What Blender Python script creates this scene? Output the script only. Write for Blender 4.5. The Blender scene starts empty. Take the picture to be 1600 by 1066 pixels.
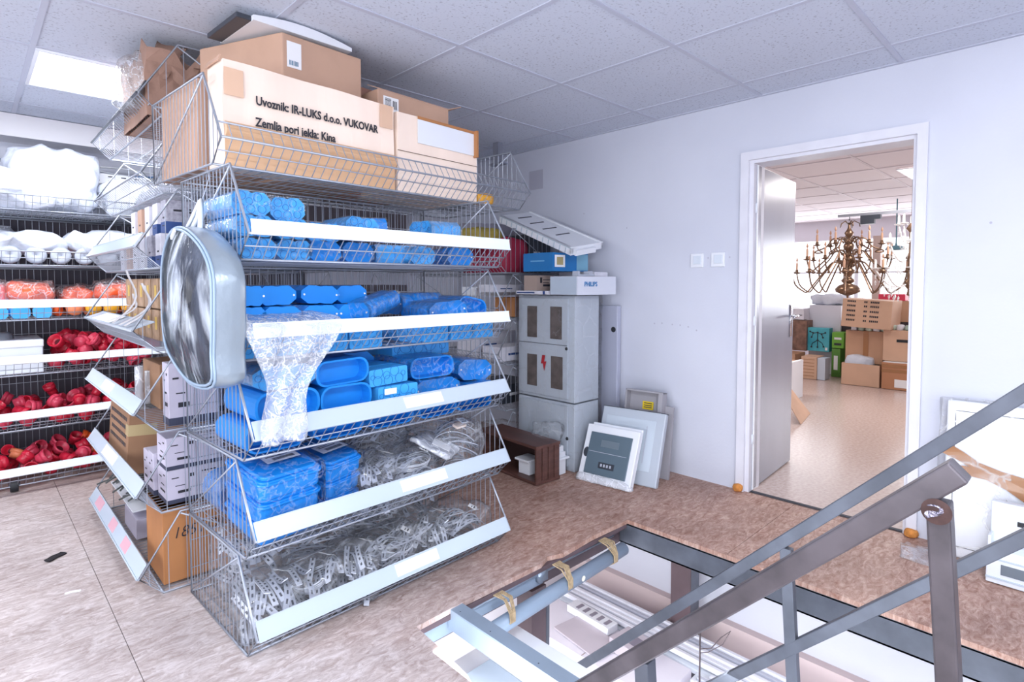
import bpy, math, random
from mathutils import Vector, Matrix, noise as mnoise
random.seed(7)
PI = math.pi
S = bpy.context.scene
C = S.collection
R = math.radians

# ------------------------------------------------------------------ camera
cam_d = bpy.data.cameras.new('camera'); cam = bpy.data.objects.new('camera', cam_d); C.objects.link(cam)
YAW, PITCH = R(45.9), R(2.42)
fw = Vector((math.cos(PITCH)*math.cos(YAW), math.cos(PITCH)*math.sin(YAW), -math.sin(PITCH)))
rt = fw.cross(Vector((0, 0, 1))).normalized(); up = rt.cross(fw)
cam.matrix_world = Matrix(((rt.x, up.x, -fw.x, 0), (rt.y, up.y, -fw.y, 0), (rt.z, up.z, -fw.z, 1.31), (0, 0, 0, 1)))
cam_d.sensor_width = 36; cam_d.lens = 881/1600*36; cam_d.shift_y = -52/1600
cam_d.clip_start = 0.02; cam_d.clip_end = 60
S.camera = cam

# ------------------------------------------------------------------ world, exposure
w = bpy.data.worlds.new('world'); S.world = w; w.use_nodes = True
w.node_tree.nodes['Background'].inputs[0].default_value = (0.85, 0.9, 1, 1)
w.node_tree.nodes['Background'].inputs[1].default_value = 1.0
S.cycles.transparent_max_bounces = 32
S.view_settings.view_transform = 'Standard'; S.view_settings.look = 'None'
S.view_settings.exposure = -0.12; S.view_settings.gamma = 1; S.view_settings.use_curve_mapping = False

LIGHT = (0.94, 0.962, 1.0)
def area(name, loc, sx, sy, power, rot=(0, 0, 0), col=LIGHT, parent=None):
    d = bpy.data.lights.new(name, 'AREA'); d.shape = 'RECTANGLE'; d.size = sx; d.size_y = sy
    d.energy = power; d.color = col
    o = bpy.data.objects.new(name, d); o.location = loc; o.rotation_euler = rot; C.objects.link(o)
    if parent: o.parent = parent
    return o
# fill lights added behind and beside the photographer, standing in for made-up windows
area('back_fill', (-1.0, -2.85, 1.3), 4.0, 1.7, 88, (R(112), 0, 0))
area('side_fill', (-2.3, .3, 1.3), 4.5, 1.5, 132, (R(108), 0, R(-90)))
# daylight in the next room; unseen fill lights added under the floor
area('far_window_daylight', (11.2, 1.8, 1.45), 7.0, 1.3, 115, (R(90), 0, R(90)))
area('lower_floor_fill', (0.3, 0.5, -0.6), 2.2, 2.2, 190, (0, R(-35), 0))
area('lower_floor_fill_small', (2.3, 0.7, -0.35), 0.8, 0.8, 22, (0, 0, 0))
area('lower_floor_fill_small', (1.7, 2.45, -0.25), 0.6, 0.6, 13, (0, R(-40), 0))

# ------------------------------------------------------------------ colour and material helpers
def lin(h):
    if isinstance(h, str):
        c = [int(h[i:i+2], 16)/255 for i in (0, 2, 4)]
        c = [x/12.92 if x <= .04045 else ((x+.055)/1.055)**2.4 for x in c]
    else: c = list(h)
    return (*c, 1)
MC = {}
def mat(name, col, rough=.5, metal=0, var=0, vscale=8, bump=0, bscale=30, spec=.5, emit=0, trans=0, coat=0, stretch=(1, 1, 1), col2=None):
    if name in MC: return MC[name]
    m = bpy.data.materials.new(name); m.use_nodes = True; MC[name] = m
    nt = m.node_tree; b = nt.nodes['Principled BSDF']; L = nt.links
    c = lin(col); b.inputs['Base Color'].default_value = c
    b.inputs['Roughness'].default_value = rough; b.inputs['Metallic'].default_value = metal
    b.inputs['Specular IOR Level'].default_value = spec
    b.inputs['Transmission Weight'].default_value = trans; b.inputs['Coat Weight'].default_value = coat
    if emit:
        b.inputs['Emission Color'].default_value = c; b.inputs['Emission Strength'].default_value = emit
    if var or bump or col2:
        tc = nt.nodes.new('ShaderNodeTexCoord'); mp = nt.nodes.new('ShaderNodeMapping'); L.new(tc.outputs['Object'], mp.inputs[0])
        mp.inputs['Scale'].default_value = stretch
    if var or col2:
        n = nt.nodes.new('ShaderNodeTexNoise'); n.inputs['Scale'].default_value = vscale; n.inputs['Detail'].default_value = 5
        L.new(mp.outputs[0], n.inputs[0])
        r = nt.nodes.new('ShaderNodeValToRGB'); L.new(n.outputs[0], r.inputs[0]); L.new(r.outputs[0], b.inputs['Base Color'])
        c2 = lin(col2) if col2 else None
        r.color_ramp.elements[0].position = .35; r.color_ramp.elements[1].position = .65
        r.color_ramp.elements[0].color = c2 if c2 else (*[x*(1-var) for x in c[:3]], 1)
        r.color_ramp.elements[1].color = c if c2 else (*[min(1, x*(1+var)) for x in c[:3]], 1)
    if bump:
        n2 = nt.nodes.new('ShaderNodeTexNoise'); n2.inputs['Scale'].default_value = bscale; n2.inputs['Detail'].default_value = 4
        L.new(mp.outputs[0], n2.inputs[0])
        bp = nt.nodes.new('ShaderNodeBump'); bp.inputs['Strength'].default_value = bump; bp.inputs['Distance'].default_value = .02
        L.new(n2.outputs[0], bp.inputs['Height']); L.new(bp.outputs[0], b.inputs['Normal'])
    return m
def film(name, col='ffffff', lo=.03, hi=.5, scale=14, rough=.12, glint_streak=False):
    """crinkled clear plastic film: mostly transparent, glossy creases"""
    if name in MC: return MC[name]
    m = bpy.data.materials.new(name); m.use_nodes = True; MC[name] = m; nt = m.node_tree; L = nt.links
    b = nt.nodes['Principled BSDF']; b.inputs['Base Color'].default_value = lin(col); b.inputs['Roughness'].default_value = rough
    b.inputs['Specular IOR Level'].default_value = .9
    tc = nt.nodes.new('ShaderNodeTexCoord')
    n = nt.nodes.new('ShaderNodeTexNoise'); n.inputs['Scale'].default_value = scale; n.inputs['Detail'].default_value = 4; n.inputs['Distortion'].default_value = 1.2
    L.new(tc.outputs['Object'], n.inputs[0])
    v = nt.nodes.new('ShaderNodeTexVoronoi'); v.feature = 'DISTANCE_TO_EDGE'; v.inputs['Scale'].default_value = scale*1.3
    mx = nt.nodes.new('ShaderNodeVectorMath'); mx.operation = 'MULTIPLY_ADD'; mx.inputs[1].default_value = (.12, .12, .12)
    L.new(n.outputs['Color'], mx.inputs[0]); L.new(tc.outputs['Object'], mx.inputs[2]); L.new(mx.outputs[0], v.inputs[0])
    r = nt.nodes.new('ShaderNodeMapRange'); r.inputs[1].default_value = 0; r.inputs[2].default_value = .07
    r.inputs[3].default_value = hi; r.inputs[4].default_value = lo; L.new(v.outputs[0], r.inputs[0])
    if glint_streak:  # pale streaks in the film's opacity stand in for highlights
        mp = nt.nodes.new('ShaderNodeMapping'); mp.inputs['Scale'].default_value = (1, 1, .22); L.new(tc.outputs['Object'], mp.inputs[0]); L.new(mp.outputs[0], n.inputs[0])
        r.inputs[1].default_value = .50; r.inputs[2].default_value = .68; r.inputs[3].default_value = lo; r.inputs[4].default_value = hi; L.new(n.outputs[0], r.inputs[0])
    tr = nt.nodes.new('ShaderNodeBsdfTransparent'); mix = nt.nodes.new('ShaderNodeMixShader')
    L.new(r.outputs[0], mix.inputs[0]); L.new(tr.outputs[0], mix.inputs[1]); L.new(b.outputs[0], mix.inputs[2])
    gl = nt.nodes.new('ShaderNodeBsdfGlossy'); gl.inputs['Roughness'].default_value = .08
    bp = nt.nodes.new('ShaderNodeBump'); bp.inputs['Strength'].default_value = .8; bp.inputs['Distance'].default_value = .02
    L.new(n.outputs[0], bp.inputs['Height']); L.new(bp.outputs[0], gl.inputs['Normal']); L.new(bp.outputs[0], b.inputs['Normal'])
    ml = nt.nodes.new('ShaderNodeMath'); ml.operation = 'MULTIPLY'; ml.inputs[1].default_value = .5
    fr = nt.nodes.new('ShaderNodeFresnel'); fr.inputs['IOR'].default_value = 1.16; L.new(bp.outputs[0], fr.inputs['Normal'])
    m2 = nt.nodes.new('ShaderNodeMixShader'); L.new(fr.outputs[0], ml.inputs[0]); L.new(ml.outputs[0], m2.inputs[0]); L.new(mix.outputs[0], m2.inputs[1]); L.new(gl.outputs[0], m2.inputs[2])
    L.new(m2.outputs[0], nt.nodes['Material Output'].inputs['Surface'])
    return m

# ------------------------------------------------------------------ mesh helper
class MB:
    def __init__(s): s.v = []; s.f = []; s.m = []; s.mi = 0
    def add(s, vs, fs, M=None):
        o = len(s.v)
        s.v += [tuple(M @ Vector(v)) if M else tuple(v) for v in vs]
        s.f += [tuple(i+o for i in f) for f in fs]; s.m += [s.mi]*len(fs); return s
    def box(s, c, d, M=None, rz=0, rx=0, ry=0):
        x, y, z = d[0]/2, d[1]/2, d[2]/2
        vs = [Vector((a*x, b*y, e*z)) for a in (-1, 1) for b in (-1, 1) for e in (-1, 1)]
        if rx or ry or rz:
            Q = Matrix.Rotation(rz, 3, 'Z') @ Matrix.Rotation(ry, 3, 'Y') @ Matrix.Rotation(rx, 3, 'X'); vs = [Q @ v for v in vs]
        vs = [v+Vector(c) for v in vs]
        return s.add(vs, [(0, 1, 3, 2), (4, 6, 7, 5), (0, 4, 5, 1), (2, 3, 7, 6), (0, 2, 6, 4), (1, 5, 7, 3)], M)
    def b2(s, a, b, M=None):
        return s.box([(p+q)/2 for p, q in zip(a, b)], [abs(q-p) for p, q in zip(a, b)], M)
    def tube(s, pts, r, n=6, M=None, closed=False, cap=True, rs=None):
        pts = [Vector(p) for p in pts]; N = len(pts); vs = []; up = None
        for i, p in enumerate(pts):
            if closed: t = pts[(i+1) % N]-pts[i-1]
            else: t = pts[min(i+1, N-1)]-pts[max(i-1, 0)]
            t = t.normalized() if t.length > 1e-9 else Vector((0, 0, 1))
            if up is None: up = Vector((0, 0, 1)) if abs(t.z) < .9 else Vector((1, 0, 0))
            a = t.cross(up)
            if a.length < 1e-4: a = t.orthogonal()
            a.normalize(); b = a.cross(t); up = b
            q = rs[i] if rs else r
            for k in range(n):
                an = 2*PI*(k+.5)/n; vs.append(p+a*math.cos(an)*q+b*math.sin(an)*q)
        fs = []
        for i in range(N if closed else N-1):
            j = (i+1) % N
            for k in range(n):
                l = (k+1) % n; fs.append((i*n+k, i*n+l, j*n+l, j*n+k))
        if cap and not closed:
            fs.append(tuple(range(n-1, -1, -1))); fs.append(tuple((N-1)*n+k for k in range(n)))
        return s.add(vs, fs, M)
    def rod(s, a, b, r, n=4, M=None): return s.tube([a, b], r, n, M)
    def lathe(s, prof, n=16, M=None, cap=False):
        vs = []; fs = []
        for r, z in prof:
            for k in range(n):
                a = 2*PI*k/n; vs.append((r*math.cos(a), r*math.sin(a), z))
        for i in range(len(prof)-1):
            for k in range(n):
                l = (k+1) % n; fs.append((i*n+k, i*n+l, (i+1)*n+l, (i+1)*n+k))
        if cap:
            fs.append(tuple(range(n-1, -1, -1))); fs.append(tuple((len(prof)-1)*n+k for k in range(n)))
        return s.add(vs, fs, M)
    def prism(s, poly, z0, z1, M=None):
        n = len(poly); vs = [(x, y, z0) for x, y in poly]+[(x, y, z1) for x, y in poly]
        fs = [tuple(range(n-1, -1, -1)), tuple(range(n, 2*n))]+[(i, (i+1) % n, n+(i+1) % n, n+i) for i in range(n)]
        return s.add(vs, fs, M)
    def quad(s, a, b, c, d, M=None): return s.add([a, b, c, d], [(0, 1, 2, 3)], M)
    def mesh(s, name, mats, smooth=False):
        me = bpy.data.meshes.new(name); me.from_pydata(s.v, [], s.f)
        for m in (mats if isinstance(mats, (list, tuple)) else [mats]): me.materials.append(m)
        me.polygons.foreach_set('material_index', s.m)
        if smooth: me.polygons.foreach_set('use_smooth', [True]*len(s.f))
        me.update(); return me
    def build(s, name, mats, parent=None, smooth=False, loc=None, rot=None):
        return link(name, s.mesh(name, mats, smooth), parent, loc, rot)
def link(name, me, parent=None, loc=None, rot=None):
    o = bpy.data.objects.new(name, me); C.objects.link(o)
    if parent: o.parent = parent
    if loc: o.location = loc
    if rot: o.rotation_euler = rot
    return o
def tag(o, label, cat, group=None, kind=None):
    if label: o['label'] = label
    if cat: o['category'] = cat
    if group: o['group'] = group
    if kind: o['kind'] = kind
    return o
def thing(name, label, cat, loc=(0, 0, 0), rz=0, group=None, rot=None):
    o = bpy.data.objects.new(name, None); C.objects.link(o); o.empty_display_size = .05
    o.location = loc; o.rotation_euler = rot if rot else (0, 0, rz)
    return tag(o, label, cat, group)
def struct(o): o['kind'] = 'structure'; return o
def dup(root, label=None, group=None, loc=None, rot=None):
    def cp(o, p):
        c = o.copy(); C.objects.link(c); c.parent = p
        for ch in KIDS.get(o.name, []): cp(ch, c)
        return c
    if root.name not in KIDS:
        def reg(o):
            KIDS[o.name] = [x for x in C.objects if x.parent == o]
            for x in KIDS[o.name]: reg(x)
        reg(root)
    r = cp(root, None)
    if label: r['label'] = label
    if group: r['group'] = group
    if loc is not None: r.location = loc
    if rot is not None: r.rotation_euler = rot
    return r
KIDS = {}
def bevel(o, w=.003, seg=2):
    m = o.modifiers.new('bevel', 'BEVEL'); m.width = w; m.segments = seg; m.limit_method = 'ANGLE'; return o
def text(name, body, size, parent, loc, rot, m, ext=.0006, align='LEFT', bold=0, label=None, shear=0, sx=1):
    cu = bpy.data.curves.new(name, 'FONT'); cu.body = body; cu.size = size; cu.extrude = ext; cu.offset = bold
    cu.align_x = align; cu.shear = shear; cu.resolution_u = 3
    t = bpy.data.objects.new(name, cu); C.objects.link(t)
    dg = bpy.context.evaluated_depsgraph_get(); me = bpy.data.meshes.new_from_object(t.evaluated_get(dg))
    C.objects.unlink(t); bpy.data.objects.remove(t)
    me.materials.clear(); me.materials.append(m)
    o = link(name, me, parent, loc, rot); o.scale = (sx, 1, 1)
    if label: o['label'] = label
    return o
def grid_blob(nx, ny, nz, d, round_=.3, noise_=.01, nscale=6, seed=0, taper=None):
    """box of size d, rounded and crumpled (base at z=0)"""
    vs = []; fs = []; idx = {}
    def key(x, y, z):
        k = (x, y, z)
        if k not in idx:
            p = Vector((x/nx*2-1, y/ny*2-1, z/nz*2-1))
            q = p.normalized()*max(abs(p.x), abs(p.y), abs(p.z)) if p.length else p
            p = p.lerp(q*1.08, round_)
            p = Vector((p.x*d[0]/2, p.y*d[1]/2, p.z*d[2]/2))
            nv = mnoise.noise_vector(p*nscale+Vector((seed*3.1, seed*7.7, seed)))
            p += nv*noise_
            p.z = max(p.z+d[2]/2, 0)
            if taper: p = taper(p)
            idx[k] = len(vs); vs.append(p)
        return idx[k]
    for (A, B, na, nb, F, nf) in ((0, 1, nx, ny, 2, nz), (1, 2, ny, nz, 0, nx), (2, 0, nz, nx, 1, ny)):
        for s in (0, nf):
            for i in range(na):
                for j in range(nb):
                    q = []
                    for (a, b) in ((i, j), (i+1, j), (i+1, j+1), (i, j+1)):
                        c = [0, 0, 0]; c[A] = a; c[B] = b; c[F] = s; q.append(key(*c))
                    fs.append(tuple(q) if s else tuple(reversed(q)))
    return vs, fs
def blob(name, d, m, parent, loc=(0, 0, 0), rot=None, n=(6, 6, 4), round_=.3, noise_=.01, nscale=6, seed=0, smooth=True, taper=None):
    b = MB(); b.add(*grid_blob(*n, d, round_, noise_, nscale, seed, taper)); return b.build(name, m, parent, smooth, loc, rot)

# ------------------------------------------------------------------ materials
M_wire = mat('galvanised_wire', 'a5abb7', .35, .45)
M_wire_brown = mat('aged_wire', '8d8880', .35, .75)
M_rail = mat('price_rail_plastic', 'bcc9d6', .22, 0, spec=.6)
M_rail_w = mat('white_rail_plastic', 'e3ebf4', .25)
M_label = mat('cream_label_paper', 'e6e2d2', .6)
M_paper = mat('white_paper', 'f0f0f2', .6)
M_card = mat('corrugated_cardboard', 'c09c86', .75, var=.06, vscale=5)
M_card_l = mat('light_cardboard', 'f7e2d2', .7, var=.05, vscale=4, bump=.08, bscale=25, stretch=(1, 1, .1))
M_card_d = mat('brown_cardboard', '9a7559', .8, var=.1, vscale=5)
M_card_o = mat('orange_brown_cardboard', 'b37a4c', .75, var=.08, vscale=5)
M_card_in = mat('cardboard_inside', '80685a', .85)
M_tape = mat('brown_packing_tape', 'a3724b', .2, spec=.6)
M_ctape = film('clear_tape', 'd8cfc0', .15, .3, 5)
M_ink = mat('black_print_ink', '2b2b33', .6)
M_white = mat('white_plastic', 'e8ebf2', .3)
M_whitem = mat('white_lacquered_metal', 'dfe5ee', .3)
M_greym = mat('light_grey_metal_cabinet', 'b6bec9', .35)
M_steel = mat('dark_primed_steel', '5c616c', .45, .35, var=.18, vscale=7)
M_steel2 = mat('raw_dark_steel', '5b565b', .4, .5, var=.25, vscale=9)
M_burn = mat('heat_tinted_steel', '4a3634', .45, .5, var=.3, vscale=30)
M_weld = mat('weld_bead', '9a96a6', .25, .9, bump=.8, bscale=120)
M_brown_steel = mat('brown_primed_column', '5f4f54', .5, .1, var=.1)
M_blue = mat('blue_polypropylene', '1484dc', .38, var=.06, vscale=5)
M_blue_l = mat('light_blue_polypropylene', '3fa5ec', .35, var=.1, vscale=8)
M_blue_d = mat('deep_blue_polypropylene', '0e5fb4', .4)
M_blue_line = mat('knockout_groove', '1468b4', .5)
M_film = film('clear_wrap_film', 'eef6ff', .0, .16, 13)
M_film_blue = film('stretch_wrap_film', 'e8f4ff', .02, .20, 15)
M_bag = film('clear_polybag', 'eef2fa', .07, .24, 7)
M_bag_w = film('white_translucent_polybag', 'f4f7ff', .45, .9, 8, rough=.25)
M_strap = mat('grey_nylon_strap', 'b4b9c6', .4)
M_strap_l = mat('light_nylon_strap', 'd4d8e2', .35)
M_slot = mat('dark_slot', '3c3e48', .7)
M_red = mat('raspberry_red_plastic', 'd0243f', .3, var=.12, vscale=12)
M_red2 = mat('pink_red_plastic', 'dc4560', .3)
M_orange = mat('orange_plastic', 'f0622a', .35)
M_orange_l = mat('salmon_plastic', 'ee8a5f', .4)
M_yellow = mat('yellow_plastic', 'e9a92c', .4)
M_black = mat('black_rubber', '24262c', .6)
M_dark = mat('dark_plastic', '3a3f49', .4)
# ------------------------------------------------------------------ structure: floor, walls, ceilings
def osb(name, c1, c2, c3, sx, sy):
    m = bpy.data.materials.new(name); m.use_nodes = True; nt = m.node_tree; L = nt.links; b = nt.nodes['Principled BSDF']
    tc = nt.nodes.new('ShaderNodeTexCoord'); mp = nt.nodes.new('ShaderNodeMapping'); mp.inputs['Scale'].default_value = (sx, sy, 1); mp.inputs['Rotation'].default_value = (0, 0, .15)
    L.new(tc.outputs['Object'], mp.inputs[0])
    n1 = nt.nodes.new('ShaderNodeTexNoise'); n1.inputs['Scale'].default_value = 9; n1.inputs['Detail'].default_value = 8; n1.inputs['Roughness'].default_value = .75; n1.inputs['Distortion'].default_value = 1.6
    L.new(mp.outputs[0], n1.inputs[0])
    r1 = nt.nodes.new('ShaderNodeValToRGB'); L.new(n1.outputs[0], r1.inputs[0])
    e = r1.color_ramp.elements; e[0].position = .33; e[0].color = lin(c1); e[1].position = .62; e[1].color = lin(c2)
    k = e.new(.46); k.color = lin(c3)
    n2 = nt.nodes.new('ShaderNodeTexNoise'); n2.inputs['Scale'].default_value = 1.6; n2.inputs['Detail'].default_value = 5; L.new(tc.outputs['Object'], n2.inputs[0])
    r2 = nt.nodes.new('ShaderNodeValToRGB'); L.new(n2.outputs[0], r2.inputs[0]); r2.color_ramp.elements[0].position = .35; r2.color_ramp.elements[0].color = (.78, .76, .76, 1); r2.color_ramp.elements[1].position = .6; r2.color_ramp.elements[1].color = (1, 1, 1, 1)
    # pale at low x, turning brown towards high x and y, broken by noise
    r3 = nt.nodes.new('ShaderNodeValToRGB'); L.new(n1.outputs[0], r3.inputs[0]); e = r3.color_ramp.elements
    e[0].position = .33; e[0].color = lin('b0a09b'); e[1].position = .60; e[1].color = lin('dcd3d2'); k = e.new(.46); k.color = lin('c3b7b4')
    sx_ = nt.nodes.new('ShaderNodeSeparateXYZ'); L.new(tc.outputs['Object'], sx_.inputs[0])
    yy_ = nt.nodes.new('ShaderNodeMath'); yy_.operation = 'MULTIPLY_ADD'; yy_.inputs[1].default_value = .25; L.new(sx_.outputs['Y'], yy_.inputs[0]); L.new(sx_.outputs['X'], yy_.inputs[2])
    nn_ = nt.nodes.new('ShaderNodeMath'); nn_.operation = 'MULTIPLY_ADD'; nn_.inputs[1].default_value = 1.2; L.new(n2.outputs[0], nn_.inputs[0]); L.new(yy_.outputs[0], nn_.inputs[2])
    wr = nt.nodes.new('ShaderNodeMapRange'); wr.inputs[1].default_value = 1.9; wr.inputs[2].default_value = 3.1; L.new(nn_.outputs[0], wr.inputs[0])
    wm = nt.nodes.new('ShaderNodeMix'); wm.data_type = 'RGBA'; L.new(wr.outputs[0], wm.inputs[0]); L.new(r3.outputs[0], wm.inputs[6]); L.new(r1.outputs[0], wm.inputs[7])
    mu = nt.nodes.new('ShaderNodeMix'); mu.data_type = 'RGBA'; mu.blend_type = 'MULTIPLY'; mu.inputs[0].default_value = 1
    L.new(wm.outputs[2], mu.inputs[6]); L.new(r2.outputs[0], mu.inputs[7]); 
    # pressed strands: long thin flakes of slightly different tone
    mp2 = nt.nodes.new('ShaderNodeMapping'); mp2.inputs['Scale'].default_value = (16, 62, 1); mp2.inputs['Rotation'].default_value = (0, 0, .35); L.new(tc.outputs['Object'], mp2.inputs[0])
    wv = nt.nodes.new('ShaderNodeVectorMath'); wv.operation = 'MULTIPLY_ADD'; wv.inputs[1].default_value = (3, 3, 0); L.new(n1.outputs['Color'], wv.inputs[0]); L.new(mp2.outputs[0], wv.inputs[2])
    vo = nt.nodes.new('ShaderNodeTexVoronoi'); vo.inputs['Scale'].default_value = 1; L.new(wv.outputs[0], vo.inputs[0])
    r4 = nt.nodes.new('ShaderNodeValToRGB'); L.new(vo.outputs['Color'], r4.inputs[0]); e = r4.color_ramp.elements; e[0].position = .1; e[0].color = (.66, .58, .54, 1); e[1].position = .75; e[1].color = (1.0, 1.0, 1.0, 1)
    m4 = nt.nodes.new('ShaderNodeMix'); m4.data_type = 'RGBA'; m4.blend_type = 'MULTIPLY'; m4.inputs[0].default_value = .55
    L.new(mu.outputs[2], m4.inputs[6]); L.new(r4.outputs[0], m4.inputs[7]); L.new(m4.outputs[2], b.inputs['Base Color'])
    bp = nt.nodes.new('ShaderNodeBump'); bp.inputs['Strength'].default_value = .15; bp.inputs['Distance'].default_value = .004
    L.new(n1.outputs[0], bp.inputs['Height']); L.new(bp.outputs[0], b.inputs['Normal'])
    b.inputs['Roughness'].default_value = .5; b.inputs['Specular IOR Level'].default_value = .35
    return m
M_osb = osb('osb_board', '946654', 'cfb2a4', 'b08c7e', 1.6, 3.4)
M_edge = mat('osb_cut_edge', 'c8a68a', .8, var=.2, vscale=60)
# hole: x 1.2..2.605, y below 1.765 ; torn edge on the left
fl = MB()
def slab(poly, mi): fl.mi = 0; fl.prism(poly, -.022, 0)
g = .0012
slab([(-2.6, -3), (.385-g, -3), (.385-g, 5.35), (-2.6, 5.35)], 1)
slab([(.385+g, -3), (1.02, -3), (1.03, .9), (1.1, 1.08), (1.125, 1.3), (1.17, 1.42), (1.19, 1.6), (1.2, 1.765), (1.2, 2.45-g), (.385+g, 2.45-g)], 2)
slab([(.385+g, 2.45+g), (1.6, 2.45+g), (1.6, 5.35), (.385+g, 5.35)], 1)
slab([(1.2, 1.765), (1.45, 1.772), (1.9, 1.765), (1.97, 1.79), (2.05, 1.76), (2.3, 1.775), (2.605, 1.765), (2.605, 2.45-g), (1.2, 2.45-g)], 0)
slab([(1.6, 2.45+g), (3.5, 2.45+g), (3.5, 5.35), (1.6, 5.35)], 0)
slab([(2.605, -3), (3.5, -3), (3.5, 1.2-g), (2.605, 1.2-g)], 0)
slab([(2.605, 1.2+g), (3.5, 1.2+g), (3.5, 2.45-g), (2.605, 2.45-g)], 0)
struct(fl.build('floor', M_osb))
# little litter on the floor
t = MB(); t.add(*grid_blob(5, 3, 2, (.09, .035, .006), .2, .008, 30, 3)); o = t.build('scrap', mat('black_scrap', '1d1b20', .8), None, False, (.27, 3.42, 0), (0, 0, .6)); tag(o, 'small torn black scrap lying on the pale floor', 'scrap')
t = MB(); t.add(*grid_blob(4, 2, 2, (.055, .014, .004), .3, .003, 40, 3)); o = t.build('paper_scrap', M_paper, None, False, (.29, 2.98, 0), (0, 0, -.3)); tag(o, 'thin white paper scrap on the pale floor', 'scrap')

def wallmat(name, c, c2):
    m = mat(name, c, .7, 0, col2=c2, vscale=1.3, bump=.05, bscale=60, spec=.25)
    nt = m.node_tree; L = nt.links; b = nt.nodes['Principled BSDF']
    src = b.inputs['Base Color'].links[0].from_socket
    tc = nt.nodes.new('ShaderNodeTexCoord'); n = nt.nodes.new('ShaderNodeTexNoise'); n.inputs['Scale'].default_value = 7; n.inputs['Detail'].default_value = 6; n.inputs['Roughness'].default_value = .8
    L.new(tc.outputs['Object'], n.inputs[0]); r = nt.nodes.new('ShaderNodeValToRGB'); L.new(n.outputs[0], r.inputs[0])
    r.color_ramp.elements[0].position = .70; r.color_ramp.elements[0].color = (1, 1, 1, 1); r.color_ramp.elements[1].position = .85; r.color_ramp.elements[1].color = (.86, .86, .88, 1)
    mu = nt.nodes.new('ShaderNodeMix'); mu.data_type = 'RGBA'; mu.blend_type = 'MULTIPLY'; mu.inputs[0].default_value = 1
    L.new(src, mu.inputs[6]); L.new(r.outputs[0], mu.inputs[7]); L.new(mu.outputs[2], b.inputs['Base Color']); return m
M_wall = wallmat('painted_wall', 'd3d6e2', 'cccfdc')
M_wall2 = mat('white_painted_wall', 'e8e6ea', .7)
H = 2.45
DY0, DY1, DZ = .645, 1.50, 2.07     # door opening
b = MB()
b.b2((3.5, DY1, -2.8), (3.66, 5.5, H)); b.b2((3.5, -3.1, -2.8), (3.66, DY0, H)); b.b2((3.5, DY0, DZ), (3.66, DY1, H)); b.b2((3.5, DY0, -2.8), (3.66, DY1, -.022))
struct(b.build('wall_right', M_wall))
b = MB(); b.b2((-2.7, 5.3, -.022), (3.5, 5.45, 2.6)); struct(b.build('wall_back', M_wall))
b = MB(); b.b2((-2.7, -3.1, -2.8), (-2.6, 5.45, 2.6)); struct(b.build('wall_left', M_wall))
b = MB(); b.b2((-2.6, -3.1, -2.8), (3.5, -3.0, 2.6)); struct(b.build('wall_front', M_wall))
# invented windows dressing the fill lights: behind the photographer and in the left wall
M_fill_pane = mat('added_glow_pane', 'f2f7ff', .2, emit=.5)
wf = MB(); wf.b2((-3.0+.0, -2.995, .5), (1.0, -2.985, 2.15)); wf = struct(wf.build('added_window_2', M_fill_pane)); wf.location.x = 0
b = MB()
for x in (-2.58, -1.7, -.8, .1, 1.0): b.b2((x-.03, -2.985, .45), (x+.03, -2.93, 2.2))
for z in (.45, 2.2): b.b2((-2.6, -2.985, z-.03), (1.03, -2.93, z+.03))
b.build('window_frame', M_white, wf)
wf = MB(); wf.b2((-2.595, -1.95, .55), (-2.585, 2.55, 2.05)); wf = struct(wf.build('added_window_3', M_fill_pane))
b = MB()
for y in (-1.95, -.45, 1.05, 2.55): b.b2((-2.585, y-.03, .5), (-2.53, y+.03, 2.1))
for z in (.5, 2.1): b.b2((-2.585, -1.98, z-.03), (-2.53, 2.58, z+.03))
b.build('window_frame', M_white, wf)
# suspended ceiling with speckled mineral tiles
M_tile = mat('mineral_fibre_tile', 'd6d5e0', .85, spec=.15)
nt = M_tile.node_tree; L = nt.links; tb = nt.nodes['Principled BSDF']
tc = nt.nodes.new('ShaderNodeTexCoord'); v = nt.nodes.new('ShaderNodeTexNoise'); v.inputs['Scale'].default_value = 85; v.inputs['Detail'].default_value = 2; L.new(tc.outputs['Object'], v.inputs[0])
r = nt.nodes.new('ShaderNodeValToRGB'); L.new(v.outputs[0], r.inputs[0]); r.color_ramp.elements[0].position = .28; r.color_ramp.elements[0].color = lin('a7abb9'); r.color_ramp.elements[1].position = .42; r.color_ramp.elements[1].color = lin('ccd2e0'); L.new(r.outputs[0], tb.inputs['Base Color'])
M_tbar = mat('ceiling_grid_bar', 'bcc0d0', .5)
b = MB(); b.b2((-2.7, -3.1, H), (3.5, 5.26, H+.06)); ceil = struct(b.build('ceiling', M_tile))
b = MB()
xs = [.265+.735*k for k in range(-4, 5)]; ys = [2.865-.715*k for k in range(0, 9)]+[3.565, 4.245, 4.75]
for x in xs:
    b.b2((x-.012, -3, H-.004), (x+.012, 5.26, H))
for y in ys: b.b2((-2.6, y-.012, H-.0045), (3.5, y+.012, H))
b.b2((3.478, -3, H-.006), (3.5, 5.26, H)); b.b2((-2.6, 5.236, H-.006), (3.5, 5.26, H))
b.build('ceiling_grid', M_tbar, ceil)
b = MB(); b.b2((-2.6, 5.05, H-.155), (3.5, 5.3, H-.005)); struct(b.build('trim_1', M_wall2))

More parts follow.
